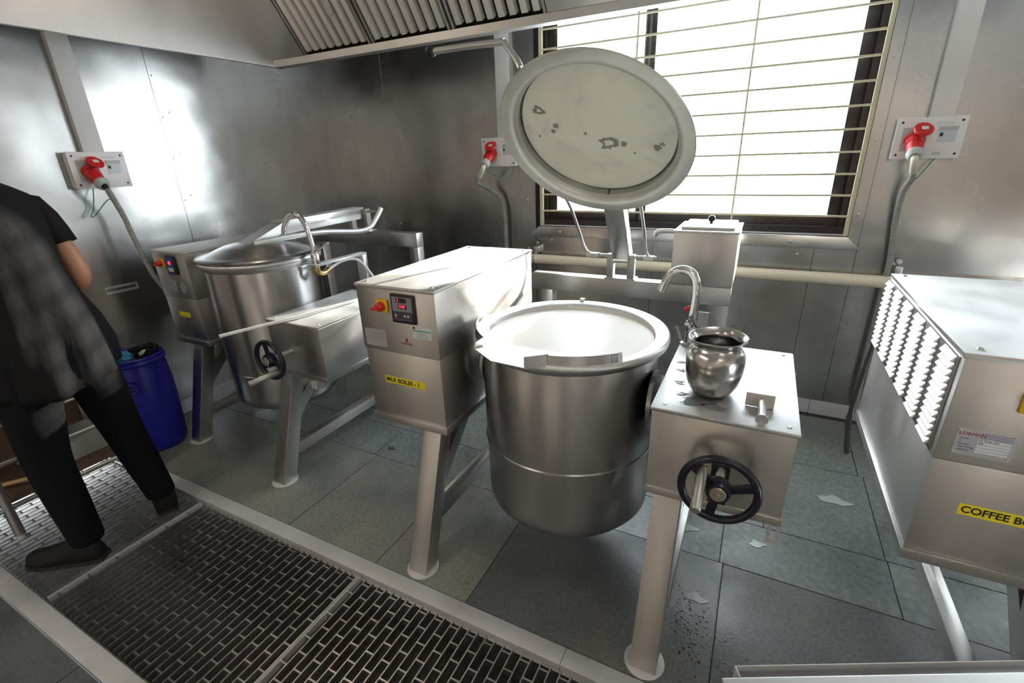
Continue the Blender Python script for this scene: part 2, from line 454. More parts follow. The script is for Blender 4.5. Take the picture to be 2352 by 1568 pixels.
# ---- windows
def build_window(name, x0, x1, mull, uprights):
    w1 = struct(MB().box(x0, x1, YW + .075, YW + .118, WZ0, WZ0 + .085).build(name, 'frame_brown'))
    def wpart(nm, mat, *q, bevel=0): return MB().box(*q).build(nm, mat, w1, bevel=bevel)
    fy0, fy1 = YW + .045, YW + .105
    wpart('frame_side', 'frame_brown', x0, x0 + .05, fy0, fy1, WZ0, WZ1)
    wpart('frame_side', 'frame_brown', x1 - .05, x1, fy0, fy1, WZ0, WZ1)
    wpart('frame_top', 'frame_brown', x0, x1, fy0, fy1, WZ1 - .05, WZ1)
    wpart('frame_sill', 'frame_brown', x0, x1, fy0 - .02, fy1, WZ0, WZ0 + .045)
    def sash(a, b_, y):
        e = .062
        for q in ((a, a + e, y, y + .02, WZ0 + .045, WZ1 - .05), (b_ - e, b_, y, y + .02, WZ0 + .045, WZ1 - .05),
                  (a + e, b_ - e, y, y + .02, WZ0 + .045, WZ0 + .105), (a + e, b_ - e, y, y + .02, WZ1 - .11, WZ1 - .05)):
            wpart('sash_rail', 'frame_brown', *q, bevel=.002)
        wpart('glass_pane', 'glass', a + e, b_ - e, y + .009, y + .012, WZ0 + .105, WZ1 - .11)
    sash(x0 + .05, mull + .0375, YW + .055); sash(mull - .0375, x1 - .05, YW + .08)
    wpart('sash_track', 'rubber_grey', mull - .005, mull + .009, YW + .05, YW + .056, WZ0 + .05, WZ1 - .06)
    wpart('reveal_sealant', 'marble', x0, x1, YW + .004, YW + .046, WZ0 - .004, WZ0 + .006)
    # steel sill board with mitred ends, and its screws
    MB().prism([(x0, YW - .004, 1.118), (x1, YW - .004, 1.118), (x1 + .072, YW - .004, 1.046), (x0 - .085, YW - .004, 1.046)], (0, -.022, 0)).build('sill_board', 'steel_wall', w1, bevel=.003)
    fs = MB().lathe([(0, .005), (.007, .004), (.011, 0)], (0, 0, 0), (0, -1, 0), 12).build('sill_screw', 'steel_rim', w1)
    L = x1 - x0; fs.location = (x0 + L * .853, YW - .026, 1.082)
    for k in (.087, .341, .578): inst(fs, (x0 + L * k, YW - .026, 1.082), w1)
    # grille: horizontal flats and verticals
    gy = YW + .012; cx = (x0 + x1) / 2
    gb = MB().box(-L / 2, L / 2, -.005, .005, -.0055, .0055).build('grille_bar', 'bar_cream', w1)
    gb.location = (cx, gy, 1.226)
    for i in range(1, 12): inst(gb, (cx, gy, 1.226 + i * .1127), w1)
    gv = MB().box(-.0055, .0055, -.004, .004, WZ0, WZ1).build('grille_upright', 'bar_cream', w1); gv.location = (uprights[0], gy + .009, 0)
    inst(gv, (uprights[1], gy + .009, 0), w1)
    for x in (x0 + .012, x1 - .010): MB().box(x - .011, x + .011, gy - .012, gy + .012, WZ0, WZ1).build('grille_side', 'bar_cream', w1)
build_window('window_1', WX0, WX1, -.7375, (-.165, -.805))
build_window('window_2', VX0, VX1, 2.2, (1.95, 2.5))

# ---- drain channel with gratings
TY0, TY1 = .385, 1.012
dc = thing('drain_channel', 'long stainless floor drain channel running below the gratings', 'drain', (-.75, .7, -.02))
MB().box(XL + .01, 1.95, TY0 - .02, TY1 + .02, -.20, -.19).build('channel_bottom', 'soil_dark', dc)
MB().box(XL + .01, 1.95, TY0 - .025, TY0 - .015, -.19, -.03).box(XL + .01, 1.95, TY1 + .018, TY1 + .026, -.19, -.03).build('channel_wall', 'steel_grate', dc)
def frame_strip(x0, x1, y0, y1): MB().box(x0, x1, y0, y1, -.03, .003).build('frame_strip', 'steel_frame', dc, bevel=.002)
for a, b_ in ((XL + .01, -2.66), (-2.658, -.4), (-.398, 1.96)): frame_strip(a, b_, TY1 + .012, 1.090)
for a, b_ in ((XL + .01, -2.62), (-2.618, -1.1), (-1.098, .6), (.602, 1.96)): frame_strip(a, b_, .308, TY0 - .012)
MB().box(XL + .01, 1.95, TY0 - .012, TY0 - .002, -.032, -.024).box(XL + .01, 1.95, TY1 + .002, TY1 + .012, -.032, -.024).build('ledge', 'steel_grate', dc)
GX = [-3.41, -2.362, -1.284, -.206, .872, 1.94]
gl_ = ['short grating panel beneath the table at the left wall', 'grating panel under the feet of the man in black', 'grating panel in the middle of the floor, before the milk boiler',
       'grating panel nearest the lower edge, left of the tray', 'far right grating panel running under the tray']
bar_src = None
for gi, (a, b_) in enumerate(zip(GX, GX[1:])):
    gt = thing('floor_grating', 'steel ' + gl_[gi], 'grating', ((a + b_) / 2, (TY0 + TY1) / 2, 0), 'drain gratings')
    nb = 30; w = b_ - a - .006
    for k in range(nb + 1):
        x = -w / 2 + w * k / nb
        if bar_src is None:
            bar_src = MB().box(-.0023, .0023, TY0, TY1, -.028, 0).build('bar', 'steel_grate', None)
            bar_src.data.transform(Matrix.Translation((0, -(TY0 + TY1) / 2, 0)))
            bar_src.parent = gt; bar_src.location = (x, 0, -.001)
        else: inst(bar_src, (x, 0, -.001), gt)
    cb = MB(); cx = (a + b_) / 2; px = w / nb
    for k in range(nb):
        x0 = cx - w / 2 + px * k
        off = .052 if k % 2 else .0
        y = TY0 + .03 + off
        while y < TY1 - .02:
            cb.box(x0 + .002, x0 + px - .002, y - .0028, y + .0028, -.027, -.0006); y += .104
    o = cb.build('cross_piece', 'steel_grate', gt); o['kind'] = 'stuff'
    MB().box(a + .003, a + .0075, TY0, TY1, -.03, 0).build('end_bar', 'steel_frame', gt)
    MB().box(b_ - .0075, b_ - .003, TY0, TY1, -.03, 0).build('end_bar', 'steel_frame', gt)

# ================================================================== EXHAUST HOOD
HX0, HX1, HY0, HY1, HZ = -3.02, 2.4, .0, 2.56, 2.20
hood = thing('exhaust_hood', 'large stainless extraction hood over the boilers with baffle filters', 'exhaust hood', (-.3, 1.3, HZ))
MB().box(HX0 - .003, HX0, HY0, HY1, HZ, ZC - .002).build('side_panel', 'steel_hood', hood)
MB().box(HX1, HX1 + .003, HY0, HY1, HZ, ZC - .002).build('side_panel', 'steel_hood', hood)
MB().box(HX0, HX1, HY0 - .003, HY0, HZ, ZC - .002).build('front_panel', 'steel_hood', hood)
MB().box(HX0, HX1, HY1, HY1 + .003, HZ, ZC - .002).build('back_panel', 'steel_hood', hood)
MB().box(HX0 + .002, HX0 + .022, HY0, HY1, HZ, HZ + .012).build('rim_lip', 'steel_hood', hood)
# gutter channel along the back
MB().box(HX0, HX1, HY1 - .055, HY1, HZ, HZ + .006).box(HX0, HX1, HY1 - .058, HY1 - .054, HZ, HZ + .040).build('gutter', 'steel_hood', hood)
MB().box(HX0 + .01, HX0 + .12, HY1 - .060, HY1 - .052, HZ + .028, HZ + .046).build('gutter_clip', 'steel_rim', hood)
up = V((0, -.24, .339)).normalized(); nrm = V((0, -.339, -.24)).normalized()   # filter slope and its face
s0 = V((0, HY1 - .062, HZ + .040))
def slope_plate(x0, x1, u0, u1, t, name, mat, parent):
    a = s0 + up * u0; b_ = s0 + up * u1
    P = [(x0, a.y, a.z), (x1, a.y, a.z), (x1, b_.y, b_.z), (x0, b_.y, b_.z)]
    return MB().prism(P, -nrm * t).build(name, mat, parent)
slope_plate(HX0, -2.725, 0, .78, .004, 'blank_panel', 'steel_hood', hood)
slope_plate(-1.055, HX1, 0, .78, .004, 'blank_panel', 'steel_hood', hood)
slope_plate(-2.725, -1.055, -.01, .80, .004, 'filter_backing', 'gap_dark', hood).location.y += .045
slat_src = None
for fx0, fx1 in ((-2.715, -2.17), (-2.155, -1.615), (-1.60, -1.06)):
    f = MB()
    a = s0 + up * .0; b_ = s0 + up * .62
    b_ = s0 + up * .60
    for x0, x1 in ((fx0, fx0 + .014), (fx1 - .014, fx1)):
        f.prism([(x0, a.y, a.z), (x1, a.y, a.z), (x1, b_.y, b_.z), (x0, b_.y, b_.z)], -nrm * .045)
    c0 = s0 + up * .60
    f.prism([(fx0, c0.y, c0.z), (fx1, c0.y, c0.z), (fx1, (c0 + up * .02).y, (c0 + up * .02).z), (fx0, (c0 + up * .02).y, (c0 + up * .02).z)], -nrm * .045)
    bmesh.ops.remove_doubles(f.bm, verts=f.bm.verts, dist=.0001)
    fo = f.build('baffle_filter', 'steel_hood', hood)
    nb = 8; w = (fx1 - fx0 - .028) / nb
    for k in range(nb):
        xc = fx0 + .014 + w * (k + .5)
        if slat_src is None:
            pr = [(-.021, 0), (-.0165, .030), (.0165, .030), (.021, 0), (.0185, 0), (.0145, .0275), (-.0145, .0275), (-.0185, 0)]
            poly = [V((q[0], 0, 0)) - nrm * (.030 - q[1]) for q in pr]
            mb = MB(); mb.prism(poly, up * .60)
            slat_src = mb.build('baffle', 'steel_filter', None)
            slat_src.parent = fo; slat_src.location = V((xc, 0, 0)) + s0 + up * .015 - world_loc(fo)
        else: inst(slat_src, V((xc, 0, 0)) + s0 + up * .015 - world_loc(fo), fo)
    hx = fx1 - .16
    pa = [s0 + up * .36 + V((hx - .02, 0, 0)) + nrm * .004, s0 + up * .20 + V((hx - .02, 0, 0)) + nrm * .016, s0 + up * .18 + V((hx, 0, 0)) + nrm * .016,
          s0 + up * .20 + V((hx + .02, 0, 0)) + nrm * .016, s0 + up * .36 + V((hx + .02, 0, 0)) + nrm * .004]
    MB().tube(bez(pa, 5), .0035, 8).build('filter_handle', 'steel_rim', fo)

# ---- ceiling light panels over the aisle behind the camera
def panel_light(x, y, label):
    t = thing('ceiling_light_panel', label, 'ceiling lamp', (x, y, ZC - .04), 'ceiling light panels')
    MB().box(x - .62, x + .62, y - .17, y + .17, ZC - .03, ZC - .001).build('housing', 'white_plastic', t, bevel=.004)
    MB().box(x - .60, x + .60, y - .15, y + .15, ZC - .036, ZC - .030).build('diffuser', 'tube_glow', t)
panel_light(-2.2, -1.35, 'white ceiling light panel behind the camera towards the left wall')
panel_light(1.7, -2.3, 'white ceiling light panel behind the camera at the right')
# ---- globe lamps inside the hood
def hood_lamp(x, y, label):
    t = thing('hood_lamp', label, 'lamp', (x, y, ZC - .1), 'lamps inside the hood')
    MB().lathe([(0, 0), (.075, 0), (.075, -.03), (.065, -.045), (0, -.045)], (x, y, ZC - .002), n=28).build('lamp_base', 'grey_plastic', t)
    MB().lathe([(.058, -.045), (.064, -.075), (.060, -.11), (.042, -.135), (0, -.145)], (x, y, ZC - .002), n=28).build('lamp_globe', 'lamp_warm', t)
hood_lamp(-2.45, 1.55, 'warm globe lamp under the hood above the left boiler')
hood_lamp(.75, 1.15, 'warm globe lamp under the hood above the right side')
#PART2
# ================================================================== BOILERS
def screw_on(parent, pts, axis=(0, 0, 1), r=.008, mat='steel_rim', name='screw'):
    s = MB().lathe([(0, r * .6), (r * .7, r * .5), (r, 0)], (0, 0, 0), axis, 10).build(name, mat, None)
    s.parent = parent; s.location = V(pts[0]) - world_loc(parent)
    for p in pts[1:]: inst(s, V(p) - world_loc(parent), parent)
def control_box(root, x0, x1, y0, y1, z0, zm, z1):
    cb = MB().box(x0 + .004, x1 - .004, y0 + .004, y1 - .004, z0 + .03, zm).build('control_box', 'steel_box', root, bevel=.003)
    MB().box(x0, x1, y0, y1, zm + .002, z1 - .012).build('upper_casing', 'steel_box', cb, bevel=.003)
    MB().box(x0 - .004, x1 + .004, y0 - .004, y1 + .004, z1 - .014, z1).build('top_cover', 'steel_top', cb, bevel=.003)
    MB().box(x0 - .002, x1 + .002, y0 - .003, y1 + .002, z0, z0 + .030).build('base_frame', 'steel_leg', cb, bevel=.003)
    screw_on(cb, [(x0 + .03, y0 + .03, z1), (x1 - .03, y0 + .03, z1), (x0 + .03, y1 - .03, z1), (x1 - .03, y1 - .03, z1)])
    return cb
def gear_box(root, x0, x1, y0, y1, z0, z1):
    g = MB().box(x0 + .003, x1 - .003, y0 + .003, y1 - .003, z0 + .025, z1 - .010).build('gear_box', 'steel_box', root, bevel=.003)
    MB().box(x0 - .002, x1 + .002, y0 - .003, y1 + .002, z1 - .012, z1).build('top_cover', 'steel_top', g, bevel=.0025)
    MB().box(x0, x1, y0, y1, z0, z0 + .026).build('base_frame', 'steel_leg', g, bevel=.003)
    screw_on(g, [(x0 + .035, y0 + .03, z1), (x1 - .025, y0 + .03, z1), (x1 - .03, y1 - .03, z1)], r=.006)
    return g
def leg(root, x, yt, zt, yf, w=.086, d=.080, sgn=1):
    """slanted box leg with its welded round foot plate"""
    MB().hexa([(x - w / 2, yf, .006), (x + w / 2, yf, .006), (x + w / 2, yf + d * sgn, .006), (x - w / 2, yf + d * sgn, .006),
               (x - w / 2, yt, zt), (x + w / 2, yt, zt), (x + w / 2, yt + d * sgn, zt), (x - w / 2, yt + d * sgn, zt)]).build('leg', 'steel_leg', root, bevel=.004)
    MB().lathe([(0, 0), (.066, 0), (.066, .005), (.062, .007), (0, .007)], (x, yf + d * sgn * .5, .0005), n=32).build('foot_plate', 'steel_frame', root)
def side_frame(root, x, ya, yb, zt, yfa, yfb, zr=.20, xr=None):
    leg(root, x, ya, zt, yfa); leg(root, x, yb, zt, yfb, sgn=-1)
    xr = x if xr is None else xr
    k = (zt - zr) / zt
    a = ya + (yfa - ya) * k + .07; b_ = yb + (yfb - yb) * k - .07
    MB().box(xr - .025, xr + .025, a - .01, b_ + .01, zr - .03, zr + .03).build('side_rail', 'steel_leg', root, bevel=.003)
    for s, yt, yf in ((1, ya, yfa), (-1, yb, yfb)):
        zz = zt * .52; yy = yt + (yf - yt) * .48 + s * .07
        MB().prism([(x - .036, yy, zz), (x - .036, yt + s * .27, zt), (x - .036, yt + s * .20, zt), (x - .036, yy, zz + .09)], (.072, 0, 0)).build('gusset', 'steel_leg', root)
def kettle(root, cx, cy, R, zr, zseam, zb, rimw=.035):
    k = MB()
    prof = [(R - .018, zr - .03), (R - .004, zr - .040), (R, zr - .05), (R, zseam + .006), (R + .003, zseam + .002), (R + .003, zseam - .003), (R - .001, zseam - .008),
            (R - .001, zb + .115), (R - .006, zb + .085), (R - .03, zb + .055), (R * .75, zb + .028), (R * .4, zb + .008), (0, zb)]
    kb = k.lathe(prof, (cx, cy, 0), n=96).build('kettle', 'steel_kettle', root, smooth=35)
    ro = R + rimw
    rp = [(R - .02, zr - .30), (R - .0195, zr - .012), (R - .017, zr - .005), (R - .011, zr - .002), (R + rimw * .5, zr + .004), (ro - .007, zr + .004), (ro - .001, zr - .003), (ro, zr - .012), (ro - .003, zr - .024),
          (ro - .012, zr - .033), (R + .008, zr - .036), (R + .001, zr - .046)]
    MB().lathe(rp, (cx, cy, 0), n=96).build('rim', 'steel_top', kb, smooth=38)
    return kb
def handwheel(root, c, R, hub_y, a0=0, hand=None, mat='wheel_black'):
    c = V(c)
    w = MB().torus(c, (0, 1, 0), R, .0115, 48, 12).build('handwheel', mat, root)
    for i in range(3):
        t = a0 + i * 2 * PI / 3
        d = V((math.cos(t), 0, math.sin(t)))
        MB().beam(c + d * .02, c + d * (R - .004), .026, .010, up=(0, 1, 0)).build('spoke', mat, w, bevel=.003)
    MB().lathe([(0, .022), (.028, .022), (.034, .012), (.036, -.014), (.024, -.022), (0, -.022)], c, (0, -1, 0), 28).build('hub', mat, w)
    MB().lathe([(0, .029), (.005, .029), (.006, .026), (.020, .026), (.022, .022), (0, .021)], c, (0, -1, 0), 24).build('hub_washer', 'washer_tan', w)
    MB().cyl(c + V((0, .015, 0)), (c.x, hub_y, c.z), .013, 16).build('shaft', 'steel_leg', w)
    if hand:
        d, e = hand
        a = c + V(d); b_ = c + V(e)
        MB().cyl(a + (b_ - a) * -.08, a + (b_ - a) * .05, .013, 6).build('handle_nut', 'brass', w)
        ax = (b_ - a)
        MB().lathe([(0, 0), (.012, 0), (.0145, .006), (.0145, ax.length - .003), (.0125, ax.length), (0, ax.length)], a, ax, 20).build('handle', 'steel_leg', w)
    return w
def rating_plate(parent, x, y, z, w, h, n=5, big=True):
    p = MB().box(x, x + w, y - .0014, y, z - h, z).build('rating_plate', 'plate_metal', parent)
    screw_on(p, [(x + .005, y - .0014, z - .005), (x + w - .005, y - .0014, z - .005), (x + .005, y - .0014, z - h + .005), (x + w - .005, y - .0014, z - h + .005)], (0, -1, 0), .003)
    if big:
        text('LORMAN', .0115, (x + .004, y - .0016, z - .012), 'ink_red', p, sx=1.0)
        for i, s in enumerate(('Model', 'V', 'Current', 'Year of Mfg.', 'Serial No.')):
            text(s, .0058, (x + .008, y - .0016, z - .024 - i * .0075), 'ink_blue', p)
            MB().box(x + .040, x + w - .008, y - .0017, y - .0013, z - .0265 - i * .0075, z - .0212 - i * .0075).build('field', 'paper', p)
        text('LT TP SA 12 0', .0056, (x + .042, y - .0019, z - .024), 'ink', p); text('415', .0056, (x + .042, y - .0019, z - .0315), 'ink', p)
        for i in range(3): MB().box(x + .042, x + w - .006, y - .0017, y - .0013, z - .0072 - i * .005, z - .006 - i * .005).build('print_line', 'ink_blue', p)
    else:
        for i in range(n): MB().box(x + .008 + (.02 if i % 2 else 0), x + w - .008, y - .0017, y - .0013, z - .014 - i * .009, z - .012 - i * .009).build('print_line', 'display_grey', p)
    return p
def name_strip(parent, s, x, y, z, w, h, size, sx=1):
    p = MB().box(x, x + w, y - .001, y, z - h / 2, z + h / 2).build('name_strip', 'label_yellow', parent)
    if s: text(s, size, (x + .005, y - .0012, z), 'ink', p, sx=sx, bold=.0006)
    return p
def rotary_switch(parent, x, y, z, s=.052):
    p = MB().box(x - s / 2, x + s / 2, y - .008, y, z - s / 2, z + s / 2).build('isolator_switch', 'yellow_plastic', parent, bevel=.003)
    MB().lathe([(0, .026), (.012, .026), (.016, .020), (.018, .008), (.018, 0)], (x, y - .008, z), (0, -1, 0), 20).build('knob', 'red_plastic', p)
    MB().obox((x - .012, y - .030, z - .004), (.017, 0, .004), (0, .008, 0), (-.001, 0, .006)).build('pointer', 'red_plastic', p, bevel=.002)
    return p

# ------------------------------------------------------------------ milk boiler 1
KX, KY, KR = -.600, 1.625, .337
u1 = thing('tilting_boiler', 'stainless milk boiler with open lid, full of milk, in the middle', 'boiler', (KX, 1.7, 0), 'tilting boilers')
c1 = control_box(u1, -1.350, -.984, 1.302, 2.115, .585, .905, 1.172)
yf = 1.302
rotary_switch(c1, -1.226, yf, 1.093)
dp = MB().box(-1.178, -1.072, yf - .010, yf, 1.037, 1.148).build('display_unit', 'black_plastic', c1, bevel=.003)
MB().box(-1.170, -1.080, yf - .0112, yf - .0098, 1.083, 1.138).build('display_panel', 'display_grey', dp)
MB().box(-1.170, -1.080, yf - .0112, yf - .0098, 1.046, 1.082).build('key_panel', 'display_face', dp)
MB().box(-1.150, -1.104, yf - .0122, yf - .011, 1.117, 1.134).build('readout_window', 'ink', dp)
MB().box(-1.143, -1.104, yf - .0122, yf - .011, 1.094, 1.110).build('readout_window', 'ink', dp)
text('1', .019, (-1.146, yf - .0126, 1.1255), 'led_red', dp, 'digits', bold=.0002)
text('1747', .0155, (-1.140, yf - .0126, 1.102), 'led_red', dp, 'digits', bold=.0002)
for x in (-1.157, -1.115, -1.100): MB().lathe([(0, .002), (.0038, .002), (.0045, 0)], (x, yf - .0112, 1.067), (0, -1, 0), 12).build('key', 'paper', dp)
MB().box(-1.161, -1.152, yf - .0118, yf - .011, 1.054, 1.060).build('maker_mark', 'red_plastic', dp)
text('SELTRON AUTOMATION', .0052, (-1.148, yf - .0114, 1.0525), 'display_grey', dp)
rating_plate(c1, -1.334, yf, .992, .104, .070, 5, False)
ov = MB().lathe([(0, .0016), (.038, .0016), (.038, 0)], (0, 0, 0), (0, -1, 0), 40).build('maker_badge', 'plate_metal', c1)
ov.data.transform(Matrix.Scale(.72, 4, (0, 0, 1))); ov.location = V((-1.130, yf, .958)) - world_loc(c1)
rg = MB().torus((0, 0, 0), (0, 1, 0), .0365, .0008, 40, 6).build('badge_ring', 'ink_red', c1)
rg.data.transform(Matrix.Scale(.72, 4, (0, 0, 1))); rg.location = V((-1.130, yf - .0016, .958)) - world_loc(c1)
text('LORMAN', .0125, (-1.130, yf - .002, .952), 'ink_red', c1, align='CENTER')
MB().prism([(-1.136, yf - .0022, .961), (-1.124, yf - .0022, .961), (-1.130, yf - .0022, .977)], (0, .0006, 0)).build('badge_emblem', 'ink_red', c1)
st = MB().box(-1.096, -1.012, yf - .0008, yf, .982, 1.027).build('sticker', 'paper', c1)
MB().box(-1.094, -1.014, yf - .0011, yf - .0007, 1.010, 1.014).build('print_band', 'ink_green', st)
MB().box(-1.094, -1.084, yf - .0011, yf - .0007, 1.018, 1.026).build('print_mark', 'ink', st)
for i in range(4): MB().box(-1.078, -1.03 + .008 * (i % 2), yf - .0011, yf - .0007, 1.002 - i * .005, 1.0035 - i * .005).build('print_line', 'display_grey', st)
name_strip(c1, 'MILK BOILER - 1', -1.266, yf + .004, .781, .196, .030, .0255, .92)
g1 = gear_box(u1, -.218, .172, 1.302, 1.905, .575, .887)
MB().box(-.030, .020, 1.3015, 1.3055, .601, .738).build('slot', 'gap_dark', g1)
MB().box(.140, .149, 1.300, 1.303, .527, .577).box(.163, .172, 1.300, 1.303, .527, .577).box(.140, .172, 1.300, 1.303, .513, .527).build('slotted_tab', 'steel_frame', g1)
handwheel(g1, (-.003, 1.205, .722), .098, 1.31, math.radians(20), ((-.047, 0, .056), (-.046, -.128, .012)))
side_frame(u1, -1.068, 1.322, 2.095, .59, 1.122, 2.36, .20, -1.068)
side_frame(u1, -.148, 1.322, 1.89, .58, 1.120, 2.36, .20, -.125)
k1 = kettle(u1, KX, KY, KR, .978, .545, .185)
MB().tube([(KX + (KR + .003) * math.cos(a), KY + (KR + .003) * math.sin(a), .545) for a in [2 * PI * i / 72 for i in range(72)]], .0018, 6, closed=True).build('weld_seam', 'steel_kettle', k1)
# pouring lip: two upstand bands and the angled cheeks of the spout
def band(a0, a1, r, z0, z1, name='lip_band'):
    mb = MB(); n = 16
    for i in range(n):
        t0, t1 = math.radians(a0 + (a1 - a0) * i / n), math.radians(a0 + (a1 - a0) * (i + 1) / n)
        p = lambda t, rr, z: (KX + rr * math.cos(t), KY + rr * math.sin(t), z)
        mb.hexa([p(t0, r, z0), p(t1, r, z0), p(t1, r + .003, z0), p(t0, r + .003, z0), p(t0, r - .008, z1), p(t1, r - .008, z1), p(t1, r - .005, z1), p(t0, r - .005, z1)])
    bmesh.ops.remove_doubles(mb.bm, verts=mb.bm.verts, dist=.0002)
    return mb.build(name, 'steel_kettle', k1)
band(-163, -127, .362, .978, 1.012); band(-80, -42, .362, .978, 1.012)
def pol(a, r, z): t = math.radians(a); return V((KX + r * math.cos(t), KY + r * math.sin(t), z))
MB().prism([pol(-127, .355, .978), pol(-124, .405, .982), pol(-124, .400, 1.006), pol(-127, .355, 1.014)], (.003, .002, 0)).build('spout_cheek', 'steel_rim', k1)
MB().prism([pol(-80, .362, .975), pol(-89, .420, .984), pol(-90, .405, 1.018), pol(-81, .350, 1.013)], (.003, .002, 0)).build('spout_cheek', 'steel_kettle', k1)
MB().prism([pol(-124, .345, .980), pol(-88, .345, .980), pol(-89, .418, .984), pol(-106, .425, .984), pol(-123, .403, .982)], (0, 0, .003)).build('spout_floor', 'steel_rim', k1)
MB().box(KX - .08, KX - .06, KY + KR + .012, KY + KR + .03, .978, .992).build('rim_stop', 'steel_rim', k1)
# trunnion flange and shaft on the right side
MB().lathe([(0, 0), (.098, 0), (.098, .014), (.06, .016), (.03, .03), (.03, .06), (0, .06)], (KX + KR + .002, 1.55, .79), (1, 0, 0), 40).build('trunnion_flange', 'steel_kettle', k1)
MB().lathe([(0, 0), (.098, 0), (.098, .014), (.03, .016), (.03, .05), (0, .05)], (KX - KR - .002, 1.62, .79), (-1, 0, 0), 40).build('trunnion_flange', 'steel_leg', k1)
# rear frame, tank
MB().box(-1.115, -.080, 2.400, 2.470, .896, .985).build('rear_beam', 'steel_box', u1, bevel=.003)
MB().box(-.150, -.082, 2.402, 2.468, .006, .896).build('rear_post', 'steel_leg', u1, bevel=.003)
MB().box(-1.06, -.99, 2.402, 2.468, .006, .896).build('rear_post', 'steel_leg', u1, bevel=.003)
tk = MB().box(-.362, -.080, 2.396, 2.74, .987, 1.240).build('water_tank', 'steel_box', u1, bevel=.003)
MB().box(-.364, -.076, 2.392, 2.742, 1.238, 1.248).build('tank_rim', 'steel_top', tk, bevel=.002)
MB().box(-.335, -.100, 2.43, 2.72, 1.248, 1.262).build('tank_lid', 'steel_top', tk, bevel=.003)
MB().cyl((-.215, 2.56, 1.262), (-.215, 2.56, 1.275), .007, 10).ball((-.215, 2.56, 1.286), .017).build('lid_knob', 'black_plastic', tk)
MB().tube(bez([(-.36, 2.44, 1.236), (-.40, 2.44, 1.237), (-.445, 2.44, 1.232), (-.458, 2.44, 1.212)], 6), .011, 12).build('outlet_pipe', 'steel_rim', tk)
# hinge bracket on the beam
hb = MB().box(-.695, -.535, 2.395, 2.475, .985, .993).build('hinge_bracket', 'steel_box', u1, bevel=.002)
for x in (-.668, -.560): MB().box(x - .018, x + .018, 2.400, 2.440, .993, 1.115).build('hinge_cheek', 'steel_leg', hb, bevel=.002)
MB().cyl((-.66, 2.42, 1.075), (-.57, 2.42, 1.075), .009, 12).build('hinge_cross_bar', 'steel_leg', hb)
MB().cyl((-.745, 2.42, 1.105), (-.470, 2.42, 1.105), .008, 12).build('hinge_pin', 'steel_rim', hb)
# lid, standing open
LC, LN = V((-.587, 1.805, 1.634)), V((-.041, -.723, -.690)).normalized()
RL = .362
lid = MB().lathe([(.298, -.032), (.300, -.020), (.304, -.012), (.311, -.005), (.320, -.001), (.328, .0005), (RL - .003, .0005), (RL, -.002), (RL - .002, -.010), (.335, -.014), (.325, -.055), (.30, -.075), (.15, -.105), (0, -.112)], LC, LN, 96).build('lid', 'lid_flange', u1, smooth=30)
MB().lathe([(.299, -.030), (.297, -.040), (.296, -.064), (.293, -.068)], LC, LN, 96).build('lid_wall', 'steel_kettle', lid)
MB().lathe([(.2945, -.066), (.290, -.056), (.20, -.0565), (.10, -.057), (0, -.0575)], LC, LN, 96).build('lid_inner_plate', 'lid_inside', lid)
ex = V((1, 0, 0)); ex = (ex - LN * ex.dot(LN)).normalized(); ey = ex.cross(LN) * -1
if ey.z < 0: ey = -ey
def blotch(px, py, r, mat='stain_grey', hole=0):
    mb = MB(); n = 18; c = LC + ex * px + ey * py - LN * .0555
    ro = [r * random.uniform(.6, 1.25) for _ in range(n)]
    pts = [c + (ex * math.cos(2 * PI * i / n) + ey * math.sin(2 * PI * i / n)) * ro[i] for i in range(n)]
    if hole:
        q = [c + (ex * math.cos(2 * PI * i / n) + ey * math.sin(2 * PI * i / n)) * ro[i] * hole for i in range(n)]
        for i in range(n): mb.face([pts[i], pts[(i + 1) % n], q[(i + 1) % n], q[i]])
    else: mb.face(pts)
    mb.build('stain', mat, lid)
blotch(.035, -.050, .034, hole=.55); blotch(.095, -.055, .012); blotch(-.20, .105, .022, hole=.4); blotch(.215, -.075, .014); blotch(.235, -.06, .009); blotch(-.155, .035, .012); blotch(-.17, .01, .010); blotch(-.045, -.005, .006); blotch(-.235, -.01, .006); blotch(.13, -.10, .005)
MB().beam(LC + ey * -.298 - LN * .030, LC + ey * -.294 - LN * .066, .004, .003, up=tuple(LN)).build('weld_line', 'gap_dark', lid)
MB().tube([V(p) for p in ((-.775, 1.610, 1.868), (-.80, 1.632, 1.90), (-.858, 1.655, 1.962))], .0115, 14).tube([V(p) for p in ((-.856, 1.655, 1.962), (-1.00, 1.655, 1.966), (-1.148, 1.655, 1.966))], .0115, 14).build('lid_handle', 'steel_rim', lid)
MB().ball((-1.160, 1.655, 1.966), .021).build('handle_ball', 'black_plastic', lid)
LA = LC - LN * .115
arm_a, arm_b = V((-.610, 2.425, 1.105)), LA + V((0, .02, 0))
MB().beam(arm_a, arm_b, .092, .055, up=(0, 1, 0)).build('lid_arm', 'steel_box', lid, bevel=.003)
MB().tube(bez([(-.865, 2.16, 1.46), (-.858, 2.30, 1.37), (-.835, 2.395, 1.22), (-.815, 2.415, 1.145), (-.785, 2.42, 1.112), (-.725, 2.42, 1.108)], 8), .008, 10).build('counter_rod', 'steel_rim', lid)
MB().tube(bez([(-.500, 2.16, 1.46), (-.512, 2.30, 1.39), (-.503, 2.395, 1.24), (-.495, 2.415, 1.15), (-.478, 2.42, 1.112), (-.440, 2.42, 1.106)], 8), .008, 10).build('counter_rod', 'steel_rim', lid)
MB().box(-.800, -.735, 2.405, 2.435, 1.094, 1.114).build('rod_plate', 'steel_rim', lid); MB().box(-.500, -.452, 2.405, 2.435, 1.094, 1.114).build('rod_plate', 'steel_rim', lid)
